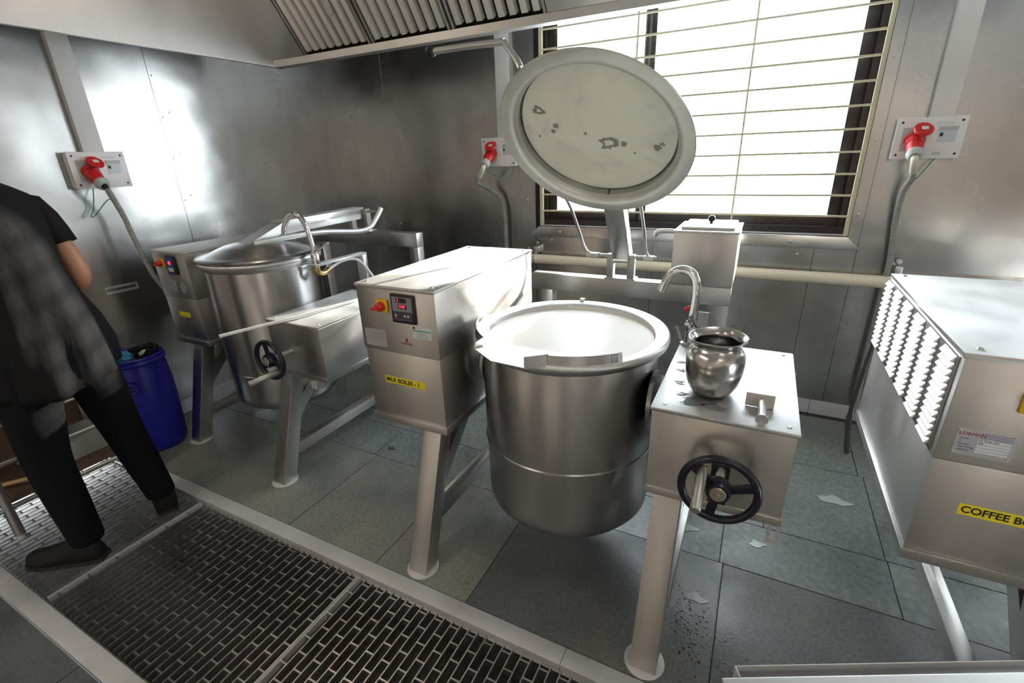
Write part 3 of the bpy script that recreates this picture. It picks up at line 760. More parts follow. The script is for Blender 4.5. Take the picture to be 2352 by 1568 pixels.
# tap on the gear box
tp = MB().lathe([(.030, 0), (.030, .006), (.020, .010), (.018, .055), (.022, .060), (.022, .085), (.016, .095), (0, .096)], (-.192, 1.865, .887), n=24).build('tap', 'chrome', u1)
MB().tube(bez([(-.186, 1.86, .975), (-.181, 1.86, 1.04), (-.180, 1.86, 1.10), (-.186, 1.86, 1.145), (-.205, 1.86, 1.172), (-.232, 1.86, 1.182), (-.262, 1.86, 1.174), (-.287, 1.86, 1.148), (-.302, 1.86, 1.112), (-.308, 1.86, 1.094)], 5), .0165, 16).build('tap_spout', 'chrome', tp)
MB().beam((-.188, 1.84, 1.008), (-.128, 1.80, .945), .030, .008, up=(.7, 0, .7)).build('tap_lever', 'rubber_grey', tp, bevel=.002)
MB().box(-.168, -.130, 1.900, 1.903, .86, 1.012).build('pipe_bracket', 'steel_top', u1)
MB().box(-.102, -.070, 1.885, 1.915, .885, .935).build('pipe_clip', 'steel_top', u1, bevel=.004)
MB().beam((-.232, 1.99, .985), (-.196, 1.99, 1.010), .012, .012).build('valve_lever', 'red_plastic', u1)
MB().cyl((-.196, 2.0, .93), (-.196, 2.0, 1.02), .010, 10).build('valve_body', 'steel_leg', u1)
ribbed(MB(), [(-.255, 1.96, .92), (-.225, 1.92, .86), (-.19, 1.93, .76), (-.18, 2.0, .62)], .009, .006).build('tap_hose', 'conduit', u1)
mk = MB().lathe([(0, .955), (KR * .6, .955), (KR - .024, .9553), (KR - .0208, .9565)], (KX, KY, 0), n=96).build('milk', 'milk')
tag(mk, 'white milk filling the open kettle up to below the rim', 'milk')

# ------------------------------------------------------------------ boiler 2, at the left wall, lid closed
u2 = thing('tilting_boiler', 'stainless boiler with closed domed lid beside the left wall', 'boiler', (-2.49, 1.9, 0), 'tilting boilers')
c2 = control_box(u2, -3.130, -2.812, 1.502, 2.25, .605, .893, 1.167); yf = 1.502
rotary_switch(c2, -3.045, yf, 1.094, .048)
dp = MB().box(-2.995, -2.905, yf - .010, yf, 1.035, 1.140).build('display_unit', 'black_plastic', c2, bevel=.003)
MB().box(-2.988, -2.922, yf - .0112, yf - .0098, 1.042, 1.134).build('display_panel', 'display_blue', dp)
MB().box(-2.978, -2.930, yf - .0118, yf - .011, 1.052, 1.074).build('key_panel', 'paper', dp)
MB().lathe([(0, .001), (.011, .001), (.011, 0)], (-2.954, yf - .0112, 1.102), (0, -1, 0), 16).build('red_light', 'led_red', dp)
rating_plate(c2, -3.050, yf, 1.000, .078, .066, 4, False)
MB().lathe([(0, .0016), (.028, .0016), (.028, 0)], (-2.905, yf, .958), (0, -1, 0), 30).build('maker_badge', 'plate_metal', c2)
name_strip(c2, '', -3.030, yf + .004, .790, .11, .030, .0155, .86)
g2 = gear_box(u2, -2.160, -1.790, 1.452, 2.05, .585, .880)
handwheel(g2, (-2.015, 1.330, .725), .092, 1.46, math.radians(-20), ((.062, 0, -.045), (.030, -.15, -.055)))
MB().box(-1.90, -1.86, 1.44, 1.455, .545, .585).build('tab_plate', 'steel_frame', g2)
side_frame(u2, -2.960, 1.522, 2.235, .61, 1.345, 2.50, .17)
side_frame(u2, -2.110, 1.472, 2.035, .59, 1.280, 2.42, .15)
k2 = kettle(u2, -2.487, 1.735, .292, 1.128, .50, .235, .024)
l2 = MB().lathe([(.310, 1.130), (.322, 1.134), (.324, 1.142), (.318, 1.148), (.290, 1.152), (.255, 1.162), (.19, 1.190), (.12, 1.205), (.05, 1.212), (0, 1.213)], (-2.487, 1.735, 0), n=80).build('lid', 'steel_kettle', u2)
MB().box(-2.93, -1.985, 2.500, 2.57, 1.062, 1.155).build('rear_beam', 'steel_box', u2, bevel=.003)
MB().box(-2.055, -1.987, 2.502, 2.568, .006, 1.062).build('rear_post', 'steel_leg', u2, bevel=.003)
MB().box(-2.93, -2.862, 2.502, 2.568, .006, 1.062).build('rear_post', 'steel_leg', u2, bevel=.003)
hb2 = MB().box(-2.58, -2.38, 2.49, 2.575, 1.155, 1.163).build('hinge_bracket', 'steel_box', u2, bevel=.002)
for x in (-2.555, -2.415): MB().box(x - .015, x + .015, 2.51, 2.55, 1.163, 1.30).build('hinge_cheek', 'steel_leg', hb2)
MB().cyl((-2.60, 2.53, 1.285), (-2.29, 2.53, 1.285), .009, 12).build('hinge_pin', 'steel_rim', hb2)
MB().beam((-2.485, 2.53, 1.275), (-2.485, 1.88, 1.262), .10, .075).build('lid_arm', 'steel_top', l2, bevel=.003)
MB().prism([(-2.535, 1.88, 1.24), (-2.535, 1.90, 1.298), (-2.535, 1.70, 1.228), (-2.535, 1.62, 1.195), (-2.535, 1.75, 1.20)], (.10, 0, 0)).build('arm_bracket', 'steel_rim', l2)
MB().tube(bez([(-2.42, 1.66, 1.206), (-2.38, 1.80, 1.215), (-2.335, 2.05, 1.215), (-2.30, 2.30, 1.185), (-2.285, 2.40, 1.195), (-2.282, 2.47, 1.245), (-2.28, 2.53, 1.305)], 6), .016, 10).build('counter_rod', 'steel_top', l2)
# tap of boiler 2 on its angle-iron stand
tp2 = MB().lathe([(.022, 0), (.022, .05), (.016, .06), (0, .06)], (-2.13, 1.80, 1.09), n=20).build('tap', 'chrome', u2)
MB().tube(bez([(-2.132, 1.80, 1.10), (-2.135, 1.80, 1.17), (-2.150, 1.80, 1.26), (-2.180, 1.80, 1.325), (-2.232, 1.80, 1.350), (-2.288, 1.80, 1.328), (-2.330, 1.80, 1.282), (-2.345, 1.80, 1.245)], 6), .0135, 14).build('tap_spout', 'chrome', tp2)
MB().beam((-2.115, 1.80, 1.155), (-2.06, 1.84, 1.20), .026, .008).build('tap_lever', 'steel_top', tp2)
MB().box(-2.155, -2.105, 1.77, 2.16, 1.078, 1.090).build('tap_stand', 'steel_top', u2, bevel=.002)
MB().box(-2.155, -2.105, 2.12, 2.16, .88, 1.080).build('tap_stand', 'steel_top', u2, bevel=.002)
MB().tube(bez([(-2.13, 1.80, 1.08), (-2.128, 1.80, 1.045), (-2.13, 1.84, 1.03), (-2.13, 1.88, 1.045)], 5), .016, 12).build('elbow_pipe', 'brass', u2)
MB().tube(bez([(-2.13, 1.88, 1.045), (-2.12, 1.98, 1.072), (-2.08, 2.06, 1.06), (-2.04, 2.12, .95), (-2.0, 2.16, .82)], 8), .0085, 10).build('tap_hose', 'white_plastic', u2)
rod = MB().tube([(-2.083, 1.165, .895), (-1.984, 1.521, .8915), (-1.93, 1.86, .8915)], .0085, 10).build('stirring_rod', 'steel_top')
tag(rod, 'thin steel rod lying across the gear box of the left boiler', 'rod')

# ------------------------------------------------------------------ boiler 3, at the right edge
u3 = thing('tilting_boiler', 'stainless coffee boiler with louvred side at the right edge', 'boiler', (1.19, 1.7, 0), 'tilting boilers')
c3 = control_box(u3, .443, .815, 1.302, 2.09, .588, .893, 1.168); yf = 1.302
MB().box(.440, .4435, 1.325, 2.075, .902, 1.148).build('louvre_panel', 'steel_kettle', c3)
src = None
for i in range(6):
    for j in range(13):
        yc = 1.382 + i * .1335; zc = .916 + j * .0182
        if src is None:
            pr = [(0, .0088), (-.0095, -.0042), (-.0095, -.0062), (0, -.0066)]
            mb = MB()
            a = [V((q[0], -.042, q[1])) for q in pr]; b_ = [V((q[0], .042, q[1])) for q in pr]
            ea = [V((q[0] * .45, -.0455, q[1] * .9 + .0004)) for q in pr]; eb = [V((q[0] * .45, .0455, q[1] * .9 + .0004)) for q in pr]
            secs = [ea, a, b_, eb]
            vs_ = [[mb.bm.verts.new(p) for p in s] for s in secs]
            for s1, s2 in zip(vs_, vs_[1:]):
                for k in range(4): mb.bm.faces.new([s1[k], s1[(k + 1) % 4], s2[(k + 1) % 4], s2[k]])
            mb.bm.faces.new(vs_[0]); mb.bm.faces.new(vs_[-1][::-1])
            src = mb.build('louvre', 'steel_rim', None, smooth=12); src.parent = c3; src.location = V((.440, yc, zc)) - world_loc(c3)
        else: inst(src, V((.440, yc, zc)) - world_loc(c3), c3)
rating_plate(c3, .471, yf, .986, .104, .068)
name_strip(c3, 'COFFEE BOILER', .522, yf + .004, .770, .215, .031, .026, .98)
rotary_switch(c3, .585, yf, 1.075, .060)
side_frame(u3, .772, 1.322, 2.07, .59, 1.125, 2.37, .17, .705)
side_frame(u3, 1.66, 1.322, 1.89, .58, 1.125, 2.36, .20)
kettle(u3, 1.20, 1.625, .337, .978, .545, .185)
MB().lathe([(.350, .982), (.366, .986), (.362, .998), (.30, 1.015), (.15, 1.045), (0, 1.05)], (1.20, 1.625, 0), n=64).build('lid', 'steel_kettle', u3)
g3 = gear_box(u3, 1.585, 1.97, 1.302, 1.905, .575, .887)
handwheel(g3, (1.80, 1.205, .722), .098, 1.31, .4, ((-.047, 0, .056), (-.046, -.12, .03)))
MB().box(.75, 1.72, 2.40, 2.47, .896, .985).build('rear_beam', 'steel_box', u3, bevel=.003)

# ================================================================== THINGS ON THE BOILERS
pot = MB().lathe([(0, .004), (.044, .002), (.054, .004), (.068, .017), (.0785, .042), (.0828, .075), (.0835, .108), (.081, .128), (.0745, .140), (.0685, .147), (.067, .154), (.069, .161), (.076, .168), (.0825, .173), (.0835, .176), (.080, .177),
                  (.071, .170), (.065, .161), (.063, .154), (.065, .146), (.072, .136), (.077, .122), (.078, .06), (.06, .02), (0, .012)], (0, 0, 0), n=64).build('milk_pot', 'steel_pot')
pot.location = (-.070, 1.468, .8885); pot.scale.z = 1.06
pot.rotation_euler = (0, .02, 0)
# knocks and dents of a used vessel
for v in pot.data.vertices:
    a = math.atan2(v.co.y, v.co.x); s = .0022 * math.sin(3 * a + 20 * v.co.z) + .0014 * math.sin(5 * a - 31 * v.co.z)
    k = 1 + s / .08
    v.co.x *= k; v.co.y *= k
    if v.co.z > .16: v.co.z += .004 * math.cos(a - .6)
tag(pot, 'dented steel lota pot with flared rim on the gear box top', 'pot')
scp = thing('scraper', 'small T-shaped steel scraper with stub handle lying beside the pot', 'scraper', (.072, 1.42, .888))
MB().box(.032, .108, 1.418, 1.424, .889, .932).build('face_plate', 'steel_leg', scp, bevel=.001)
MB().hexa([(.094, 1.424, .889), (.106, 1.424, .889), (.092, 1.63, .889), (.088, 1.63, .889), (.070, 1.424, .930), (.108, 1.424, .930), (.096, 1.66, .915), (.074, 1.63, .912)]).build('blade', 'steel_rim', scp)
MB().cyl((.074, 1.418, .912), (.077, 1.322, .905), .0105, 16).lathe([(0, 0), (.0165, 0), (.0165, .006), (0, .006)], (.077, 1.318, .905), (0, -1, 0), 20).build('handle', 'steel_rim', scp)
for i, (x, y, s) in enumerate(((-.10, 1.385, .045), (-.05, 1.37, .030), (-.165, 1.50, .020), (-.175, 1.60, .018), (-.185, 1.67, .016), (-.145, 1.42, .018))):
    mb = MB(); n = 22; ph = random.random() * 6
    ring = [V((x + s * (1 + .28 * math.sin(2 * t + ph) + .16 * math.sin(5 * t)) * math.cos(t), y + s * .7 * (1 + .28 * math.cos(3 * t + ph)) * math.sin(t), .8874)) for t in [2 * PI * k / n for k in range(n)]]
    c = V((x, y, .8886)); inner = [c + (p - c) * .8 + V((0, 0, .0006)) for p in ring]
    rv = [mb.bm.verts.new(p) for p in ring]; iv = [mb.bm.verts.new((p.x, p.y, .8884)) for p in inner]
    for k in range(n): mb.bm.faces.new([rv[k], rv[(k + 1) % n], iv[(k + 1) % n], iv[k]])
    mb.bm.faces.new(iv)
    tag(mb.build('water_puddle', 'water'), ['large water puddle in front of the pot', 'small water puddle right before the pot', 'water spot left of the pot', 'water spot near the left edge behind the pot', 'hindmost water spot by the tap', 'water drop by the left front edge'][i] + ' on the gear box', 'water', 'water spilt on the gear box')
#PART3
# ================================================================== WALL FITTINGS
def wall_socket(c, ax, label, glabel, trunk_top, plabel, code=None):
    """c: middle of the box on the wall; ax 'y' = back wall (faces -y), 'x' = left wall (faces +x)"""
    W, H, D = .268, .186, .050
    t = thing('wall_socket', label, 'socket', c, 'three-phase sockets on the walls')
    R = Matrix.Identity(4) if ax == 'y' else Matrix.Rotation(PI / 2, 4, 'Z')
    def P(mb, name, mat, par=t, bevel=0, smooth=40):
        mb.bm.transform(Matrix.Translation(c) @ R); return mb.build(name, mat, par, bevel=bevel, smooth=smooth)
    P(MB().box(-W / 2, W / 2, -D, 0, -H / 2, H / 2), 'back_box', 'white_plastic', bevel=.006)
    P(MB().box(-W / 2 - .003, W / 2 + .003, -D - .008, -D, -H / 2 - .003, H / 2 + .003), 'face_plate', 'white_plastic', bevel=.003)
    for sx in (-1, 1):
        for sz in (-1, 1): P(MB().cyl((sx * (W / 2 - .018), -D - .0095, sz * (H / 2 - .018)), (sx * (W / 2 - .018), -D - .007, sz * (H / 2 - .018)), .0055, 10), 'cover_screw', 'ink')
    P(MB().box(-.108, -.012, -D - .012, -D - .006, -.058, .052), 'socket_plate', 'grey_plastic', bevel=.004)
    win = P(MB().box(.035, .105, -D - .0105, -D - .007, -.020, .048), 'breaker_window', 'clear_cover')
    P(MB().box(.035, .105, -D - .014, -D - .010, .034, .050), 'window_hood', 'grey_plastic', win)
    P(MB().box(.040, .052, -D - .013, -D - .010, .006, .022), 'breaker_switch', 'ink', win)
    P(MB().box(.020, .085, -D - .0088, -D - .0079, .058, .072), 'type_label', 'paper')
    if code: text(code, .020, V(c) + V((.03, -D - .0085, -.072)), 'display_grey', t, 'numbering')
    # red inlet with its spring flap standing open above the plug
    d = V((-.02, -.78, -.55)).normalized()
    a = V((-.055, -D - .008, -.004))
    P(MB().lathe([(0, 0), (.044, 0), (.044, .012), (.038, .016), (.038, .05), (0, .05)], a, d, 28), 'socket_collar', 'red_plastic')
    f0 = a + V((.018, -.050, .046))
    fl_ = P(MB().lathe([(0, .006), (.038, .006), (.041, .002), (.041, -.006), (0, -.006)], f0, V((.10, -.62, .72)), 28), 'socket_flap', 'red_plastic')
    P(MB().obox(f0 + V((.10, -.62, .72)).normalized() * .0065, (.016, 0, 0), (0, .008, .007), (0, -.0004, .0005)), 'flap_label', 'paper', fl_)
    P(MB().box(-.050, -.020, -D - .030, -D - .006, .060, .070), 'flap_hinge', 'red_plastic', fl_)
    # trunking from above
    q = (c[0] + (.035 if ax == 'y' else 0), c[1] + (.01 if ax == 'x' else 0))
    tr = MB()
    if ax == 'y': tr.box(q[0] - .048, q[0] + .048, YW - .044, YW - .0045, c[2] + H / 2 - .004, trunk_top)
    else: tr.box(XL + .0045, XL + .044, q[1] - .055, q[1] + .045, c[2] + H / 2 - .004, trunk_top)
    tag(tr.build('cable_trunking', 'trunk_white', bevel=.003), glabel, 'trunking', 'cable trunking on the walls')
    # plug
    M4 = Matrix.Translation(c) @ R
    pa = M4 @ (a + d * .045); pd = R.to_3x3() @ d
    return t, pa, pd
def plug_and_cable(pa, pd, path, label, taped=True):
    t = thing('plug_cable', label, 'power cable', pa, 'plugs with ribbed conduit')
    MB().lathe([(0, 0), (.036, 0), (.036, .02), (.033, .028), (.032, .055), (.030, .062), (0, .062)], pa, pd, 26).build('plug_body', 'red_plastic', t)
    e = pa + pd * .060
    MB().lathe([(.016, .0), (.034, 0), (.036, .010), (.033, .022), (.026, .036), (.016, .036), (.014, .02)], e, pd, 24).build('plug_gland', 'grey_plastic', t)
    s = e + pd * .030
    MB().cyl(e + pd * .012, s + pd * .02, .013, 12).build('cable', 'ink', t)
    pts = [s + pd * .012] + [V(p) for p in path]
    if taped:
        MB().tube(bez([s + pd * .008, s + pd * .04 + V((0, 0, -.01)), V(path[0])], 8)[:14], .0165, 12).build('tape_wrap', 'tape', t)
    ribbed(MB(), [s + pd * .030] + [V(p) for p in path], .0155).build('conduit', 'conduit', t)
    return t
s1, pa, pd = wall_socket((.682, YW - .0045, 1.618), 'y', 'white wall socket box marked 656, right of the window', 'white cable trunking on the wall right of the window', ZC - .002, '', '656')
plug_and_cable(pa, pd, [(.640, 3.12, 1.44), (.628, 3.17, 1.36), (.634, 3.205, 1.22), (.655, 3.215, 1.0), (.655, 3.20, .75), (.655, 3.19, .45), (.665, 3.16, .15), (.70, 3.10, .03), (.78, 2.9, .02)], 'red plug with ribbed grey conduit hanging right of the window')
s2, pa, pd = wall_socket((-1.735, YW - .0045, 1.632), 'y', 'white wall socket box half hidden behind the open lid', 'white cable trunking behind the raised lid', ZC - .002, '')
plug_and_cable(pa, pd, [(-1.86, 3.10, 1.44), (-1.83, 3.16, 1.40), (-1.74, 3.215, 1.32), (-1.71, 3.22, 1.18), (-1.705, 3.22, .95), (-1.70, 3.21, .7), (-1.66, 3.15, .4), (-1.60, 2.9, .1)], 'red plug and conduit left of the open lid')
s3, pa, pd = wall_socket((XL + .0045, 1.492, 1.605), 'x', 'white wall socket box on the left wall above the man', 'white cable trunking on the left wall', ZC - .002, '')
plug_and_cable(pa, pd, [(-3.28, 1.49, 1.36), (-3.27, 1.50, 1.25), (-3.25, 1.515, 1.10), (-3.22, 1.53, .98), (-3.18, 1.56, .88), (-3.16, 1.62, .78)], 'red plug and conduit on the left wall above the blue barrel', False)
def wire(pts, label): tag(MB().tube(bez(pts, 8), .0028, 8).build('earth_wire', 'green_wire'), label, 'wire', 'green earth wires')
wire([(.735, YW - .03, 1.522), (.715, YW - .06, 1.50), (.695, YW - .06, 1.46), (.67, YW - .07, 1.425), (.64, YW - .08, 1.42)], 'green earth wire under the socket right of the window')
wire([(-1.66, YW - .03, 1.535), (-1.70, YW - .07, 1.47), (-1.76, YW - .09, 1.475), (-1.80, YW - .10, 1.50), (-1.84, YW - .13, 1.52)], 'green earth wire under the socket behind the lid')
wire([(XL + .03, 1.44, 1.51), (XL + .05, 1.42, 1.46), (XL + .05, 1.40, 1.40), (XL + .06, 1.375, 1.362), (XL + .06, 1.40, 1.37), (XL + .09, 1.46, 1.44), (XL + .13, 1.49, 1.45)], 'green earth wire looping under the left wall socket')
pp = thing('wall_pipe', 'cream plastic pipe running along the window wall', 'pipe', (.3, YW - .06, .887))
MB().cyl((-1.85, YW - .062, .887), (3.1, YW - .062, .887), .034, 24).build('pipe', 'pipe_cream', pp)
for x in (.705, -1.46, 2.1):
    MB().torus((x, YW - .062, .887), (1, 0, 0), .036, .004, 24, 6).build('pipe_clamp', 'steel_rim', pp)
    MB().box(x - .018, x + .018, YW - .060, YW - .004, .925, .975).build('clamp_tab', 'steel_rim', pp, bevel=.006)
    MB().lathe([(0, .012), (.012, .010), (.018, 0)], (x, YW - .014, .995), (0, -1, 0), 14).build('clamp_bolt', 'steel_rim', pp)
gh = thing('grab_handle', 'short grey recessed handle strip on the left wall above the barrel', 'handle', (XL + .006, 1.42, .93))
MB().box(XL + .004, XL + .012, 1.34, 1.515, .905, .920).box(XL + .004, XL + .012, 1.34, 1.515, .937, .950).box(XL + .004, XL + .010, 1.34, 1.352, .920, .937).box(XL + .004, XL + .010, 1.502, 1.515, .920, .937).build('handle_strip', 'plate_metal', gh, bevel=.002)
# drain pipe stub by the coffee boiler
dpipe = MB().tube(bez([(.455, 2.16, .88), (.475, 2.30, .70), (.50, 2.46, .42), (.535, 2.55, .22), (.55, 2.58, .14)], 8), [.007] * 8 + [.009] * 9 + [.013] * 16, 14).build('drain_hose', 'rubber_grey')
tag(dpipe, 'dark rubber drain hose hanging behind the coffee boiler', 'hose')

# ================================================================== BARREL
BX, BY, BR = -3.165, 1.262, .145
ba = thing('barrel', 'blue plastic barrel used as a bin beside the left boiler', 'barrel', (BX, BY, 0))
MB().lathe([(0, .004), (BR * .86, .004), (BR * .95, .03), (BR * .985, .12), (BR * .995, .13), (BR, .135), (BR * 1.05, .30), (BR * 1.05, .43), (BR * 1.04, .435), (BR * 1.0, .52), (BR * .90, .565), (BR * .88, .575), (BR * .84, .575), (BR * .86, .55), (BR * .95, .5), (BR * .98, .3), (BR * .9, .05), (0, .03)], (BX, BY, 0), n=64).build('barrel_body', 'barrel_blue', ba)
MB().torus((BX, BY, .568), (0, 0, 1), BR * .95, .016, 64, 10).torus((BX, BY, .59), (0, 0, 1), BR * .93, .012, 64, 8).build('barrel_rim', 'barrel_blue', ba)
hd = V((.56, -.83, 0)).normalized(); hs = V((.83, .56, 0))
def loop_handle(d):
    s = V((-d.y, d.x, 0)); c = V((BX, BY, .44)) + d * (BR * 1.06)
    MB().tube([c + s * (.047 * math.cos(t)) * (1 if abs(math.cos(t)) > .1 else 1) + V((0, 0, .024 * math.sin(t))) + d * .012 for t in [2 * PI * i / 20 for i in range(20)]], .008, 8, closed=True).build('handle', 'barrel_blue', ba)
    MB().obox(c + V((0, 0, .030)) + d * .004, s * .03, d * .012, V((0, 0, .010))).build('handle_lug', 'barrel_blue', ba, bevel=.003)
loop_handle(V((.70, -.71, 0)).normalized()); loop_handle(V((-.70, .71, 0)).normalized())
bag = MB(); n = 40; rings = []
for k, (r, z) in enumerate(((.06, .33), (.10, .40), (BR * .80, .50), (BR * .84, .575), (BR * .90, .615), (BR * .86, .625), (BR * .80, .60))):
    rings.append([bag.bm.verts.new((BX + (r + random.uniform(-.008, .004)) * math.cos(2 * PI * j / n), BY + (r + random.uniform(-.008, .004)) * math.sin(2 * PI * j / n), z + random.uniform(-.008, .010) + (.035 * math.cos(2 * PI * j / n - 1.0) - .022 if k > 3 else 0))) for j in range(n)])
for A, B in zip(rings, rings[1:]):
    for j in range(n): bag.bm.faces.new([A[j], A[(j + 1) % n], B[(j + 1) % n], B[j]])
bag.bm.faces.new(rings[0])
tag(bag.build('bin_liner', 'bag_black'), 'crumpled black bin liner inside the blue barrel', 'bin liner')
def crumple(name, c, sx, sy, sz, mat, label):
    bm = bmesh.new(); bmesh.ops.create_icosphere(bm, subdivisions=2, radius=1)
    for v in bm.verts:
        k = random.uniform(.72, 1.15); v.co = V((c[0] + v.co.x * sx * k, c[1] + v.co.y * sy * k, c[2] + v.co.z * sz * k))
    mb = MB(); mb.bm.free(); mb.bm = bm
    tag(mb.build(name, mat, smooth=20), label, 'packet', 'packets thrown into the barrel')
crumple('plastic_packet', (BX - .005, BY - .050, .590), .062, .05, .040, 'packet_blue', 'crumpled light blue plastic packet in the barrel')
crumple('plastic_packet', (BX + .088, BY + .020, .600), .022, .026, .032, 'packet_white', 'crumpled white plastic packet in the barrel')

# ================================================================== TABLE AT THE LEFT WALL
tb = thing('work_table', 'steel work table on round legs behind the man', 'table', (-3.13, .42, 0))
for x in (-2.885, -3.37):
    for y in (.490, 1.02, -.20):
        MB().cyl((x, y, .034), (x, y, .82), .019, 18).build('leg', 'steel_leg', tb)
        MB().lathe([(0, 0), (.020, 0), (.022, .008), (.016, .030), (0, .032)], (x, y, .004), n=16).build('foot', 'steel_frame', tb)
for x in (-2.885, -3.37):
    MB().cyl((x, -.20, .175), (x, 1.02, .175), .012, 12).build('rail', 'steel_rim', tb); MB().cyl((x, -.20, .388), (x, 1.02, .388), .012, 12).build('rail', 'steel_rim', tb)
for y in (-.20, .49, 1.02): MB().cyl((-3.37, y, .175), (-2.885, y, .175), .012, 12).build('rail', 'steel_rim', tb)
MB().box(-3.40, -2.86, -.24, 1.05, .82, .855).build('table_top', 'steel_top', tb, bevel=.004)
MB().box(-3.36, -2.90, -.19, 1.01, .187, .193).build('lower_shelf', 'board_brown', tb)
bd = MB().box(-3.412, -3.394, .05, 1.06, .004, .60).build('board', 'board_brown'); tag(bd, 'brown board standing against the left wall under the table', 'board')
cr = MB().box(-3.25, -3.02, .80, .98, .195, .30).build('storage_box', 'grey_plastic', None, bevel=.006); tag(cr, 'grey plastic box on the lower shelf of the left table', 'box')
tag(MB().tube(bez([(-3.25, .30, .206), (-3.15, .45, .206), (-3.02, .55, .230), (-2.95, .62, .240), (-2.97, .72, .206), (-3.10, .74, .206), (-3.25, .66, .206)], 10), .010, 10).build('hose', 'hose_beige'), 'beige hose looped on the lower shelf of the left table', 'hose')

# ================================================================== TRAY AT THE LOWER EDGE
d = V((.893, .450, 0)).normalized(); nn = V((-d.y, d.x, 0))
ty = thing('steel_tray_table', 'low steel table with a deep tray along its back, cut by the lower edge', 'table', V((.46, .46, 0)))
A = V((.030, .535, .90))
def plank(a0, a1, b0, b1, z0, z1, name, mat, bevel=.002):
    P = lambda a, b_, z: A + d * a + nn * b_ + V((0, 0, z - .90))
    return MB().hexa([P(a0, b0, z0), P(a1, b0, z0), P(a1, b1, z0), P(a0, b1, z0), P(a0, b0, z1), P(a1, b0, z1), P(a1, b1, z1), P(a0, b1, z1)]).build(name, mat, ty, bevel=bevel)
plank(.004, 1.05, -.60, -.010, .872, .905, 'table_top', 'steel_top', .003)
plank(.032, 1.04, .0045, .006, .84, .905, 'tray_back', 'steel_frame', .0006)
plank(.030, .032, -.0095, .006, .84, .905, 'tray_end', 'steel_frame', .0006)
plank(.030, 1.04, -.0095, .006, .838, .840, 'tray_bottom', 'steel_frame', .0006)
for a in (.08, 1.0):
    for b_ in (-.52, -.08): plank(a - .02, a + .02, b_ - .02, b_ + .02, .001, .862, 'leg', 'steel_leg')

# floor marks: dried splashes and mud
def splash(x, y, s, mat, label, group):
    mb = MB(); n = 20; ph = random.random() * 6
    ring = [(x + s * (1 + .35 * math.sin(2 * t + ph) + .2 * math.sin(5 * t + 1)) * math.cos(t), y + s * .6 * (1 + .3 * math.cos(3 * t + ph)) * math.sin(t), .0012) for t in [2 * PI * k / n for k in range(n)]]
    mb.prism(ring, (0, 0, .0008)); tag(mb.build('floor_splash', mat), label, 'spill', group)
splash(.50, 2.34, .055, 'puddle_mark', 'pale dried splash on the floor left of the coffee boiler', 'splashes on the floor')
splash(.18, 1.885, .032, 'puddle_mark', 'pale splash on the floor below the handwheel', 'splashes on the floor')
splash(-.03, 1.49, .036, 'mud', 'brown muddy spot on the floor beside the boiler leg', 'splashes on the floor')
splash(-1.78, 1.80, .02, 'mud', 'small brown spot on the floor between the boilers', 'splashes on the floor')

wd = MB()
for k in range(170):
    cx_, cy_ = random.choice(((-.04, 1.44), (-.03, 1.36), (.00, 1.27), (.14, 1.24)))
    x = random.gauss(cx_, .035); y = random.gauss(cy_, .045); r = random.uniform(.0012, .0052)
    if abs(x + .148) < .06 and y < 1.34: continue
    wd.lathe([(r, .0006), (r * .75, .0006 + r * .28), (0, .0006 + r * .38)], (x, y, 0), n=8)
wo = wd.build('water_droplets', 'water'); tag(wo, 'scattered water droplets on the dark slab beside the boiler leg', 'water'); wo['kind'] = 'stuff'
splash(-.12, 1.86, .050, 'puddle_mark', 'pale watery splash behind the leg below the gear box', 'splashes on the floor')
# ================================================================== MAN
pm = thing('person', 'man in black short-sleeved jacket and trousers seen from behind, standing at the left edge', 'person', (-2.5, .72, 0))
def skinmesh(name, joints, bones, mat, root, levels=2, parent=pm):
    off = world_loc(parent)
    names = list(joints); me = bpy.data.meshes.new(name)
    me.from_pydata([V(joints[k][0]) - off for k in names], [(names.index(a), names.index(b_)) for a, b_ in bones], [])
    o = bpy.data.objects.new(name, me); COL.objects.link(o); o.parent = parent
    sk = o.modifiers.new('skin', 'SKIN'); sk.use_smooth_shade = True
    for i, k in enumerate(names):
        r = joints[k][1]; r = r if isinstance(r, tuple) else (r, r)
        me.skin_vertices[0].data[i].radius = r
        me.skin_vertices[0].data[i].use_root = (k == root)
    sb = o.modifiers.new('sub', 'SUBSURF'); sb.levels = levels; sb.render_levels = levels
    me.materials.append(M[mat]); return o
J = {'pelvis': ((-2.50, .72, .94), (.13, .11)), 'belly': ((-2.51, .72, 1.10), (.13, .10)), 'chest': ((-2.55, .72, 1.37), (.14, .10)), 'collar': ((-2.61, .72, 1.52), (.08, .07)),
     'neck': ((-2.655, .72, 1.61), .055), 'headb': ((-2.68, .72, 1.69), .075), 'headm': ((-2.695, .72, 1.77), .092), 'headt': ((-2.69, .72, 1.85), .07)}
B = [('pelvis', 'belly'), ('belly', 'chest'), ('chest', 'collar'), ('collar', 'neck'), ('neck', 'headb'), ('headb', 'headm'), ('headm', 'headt')]
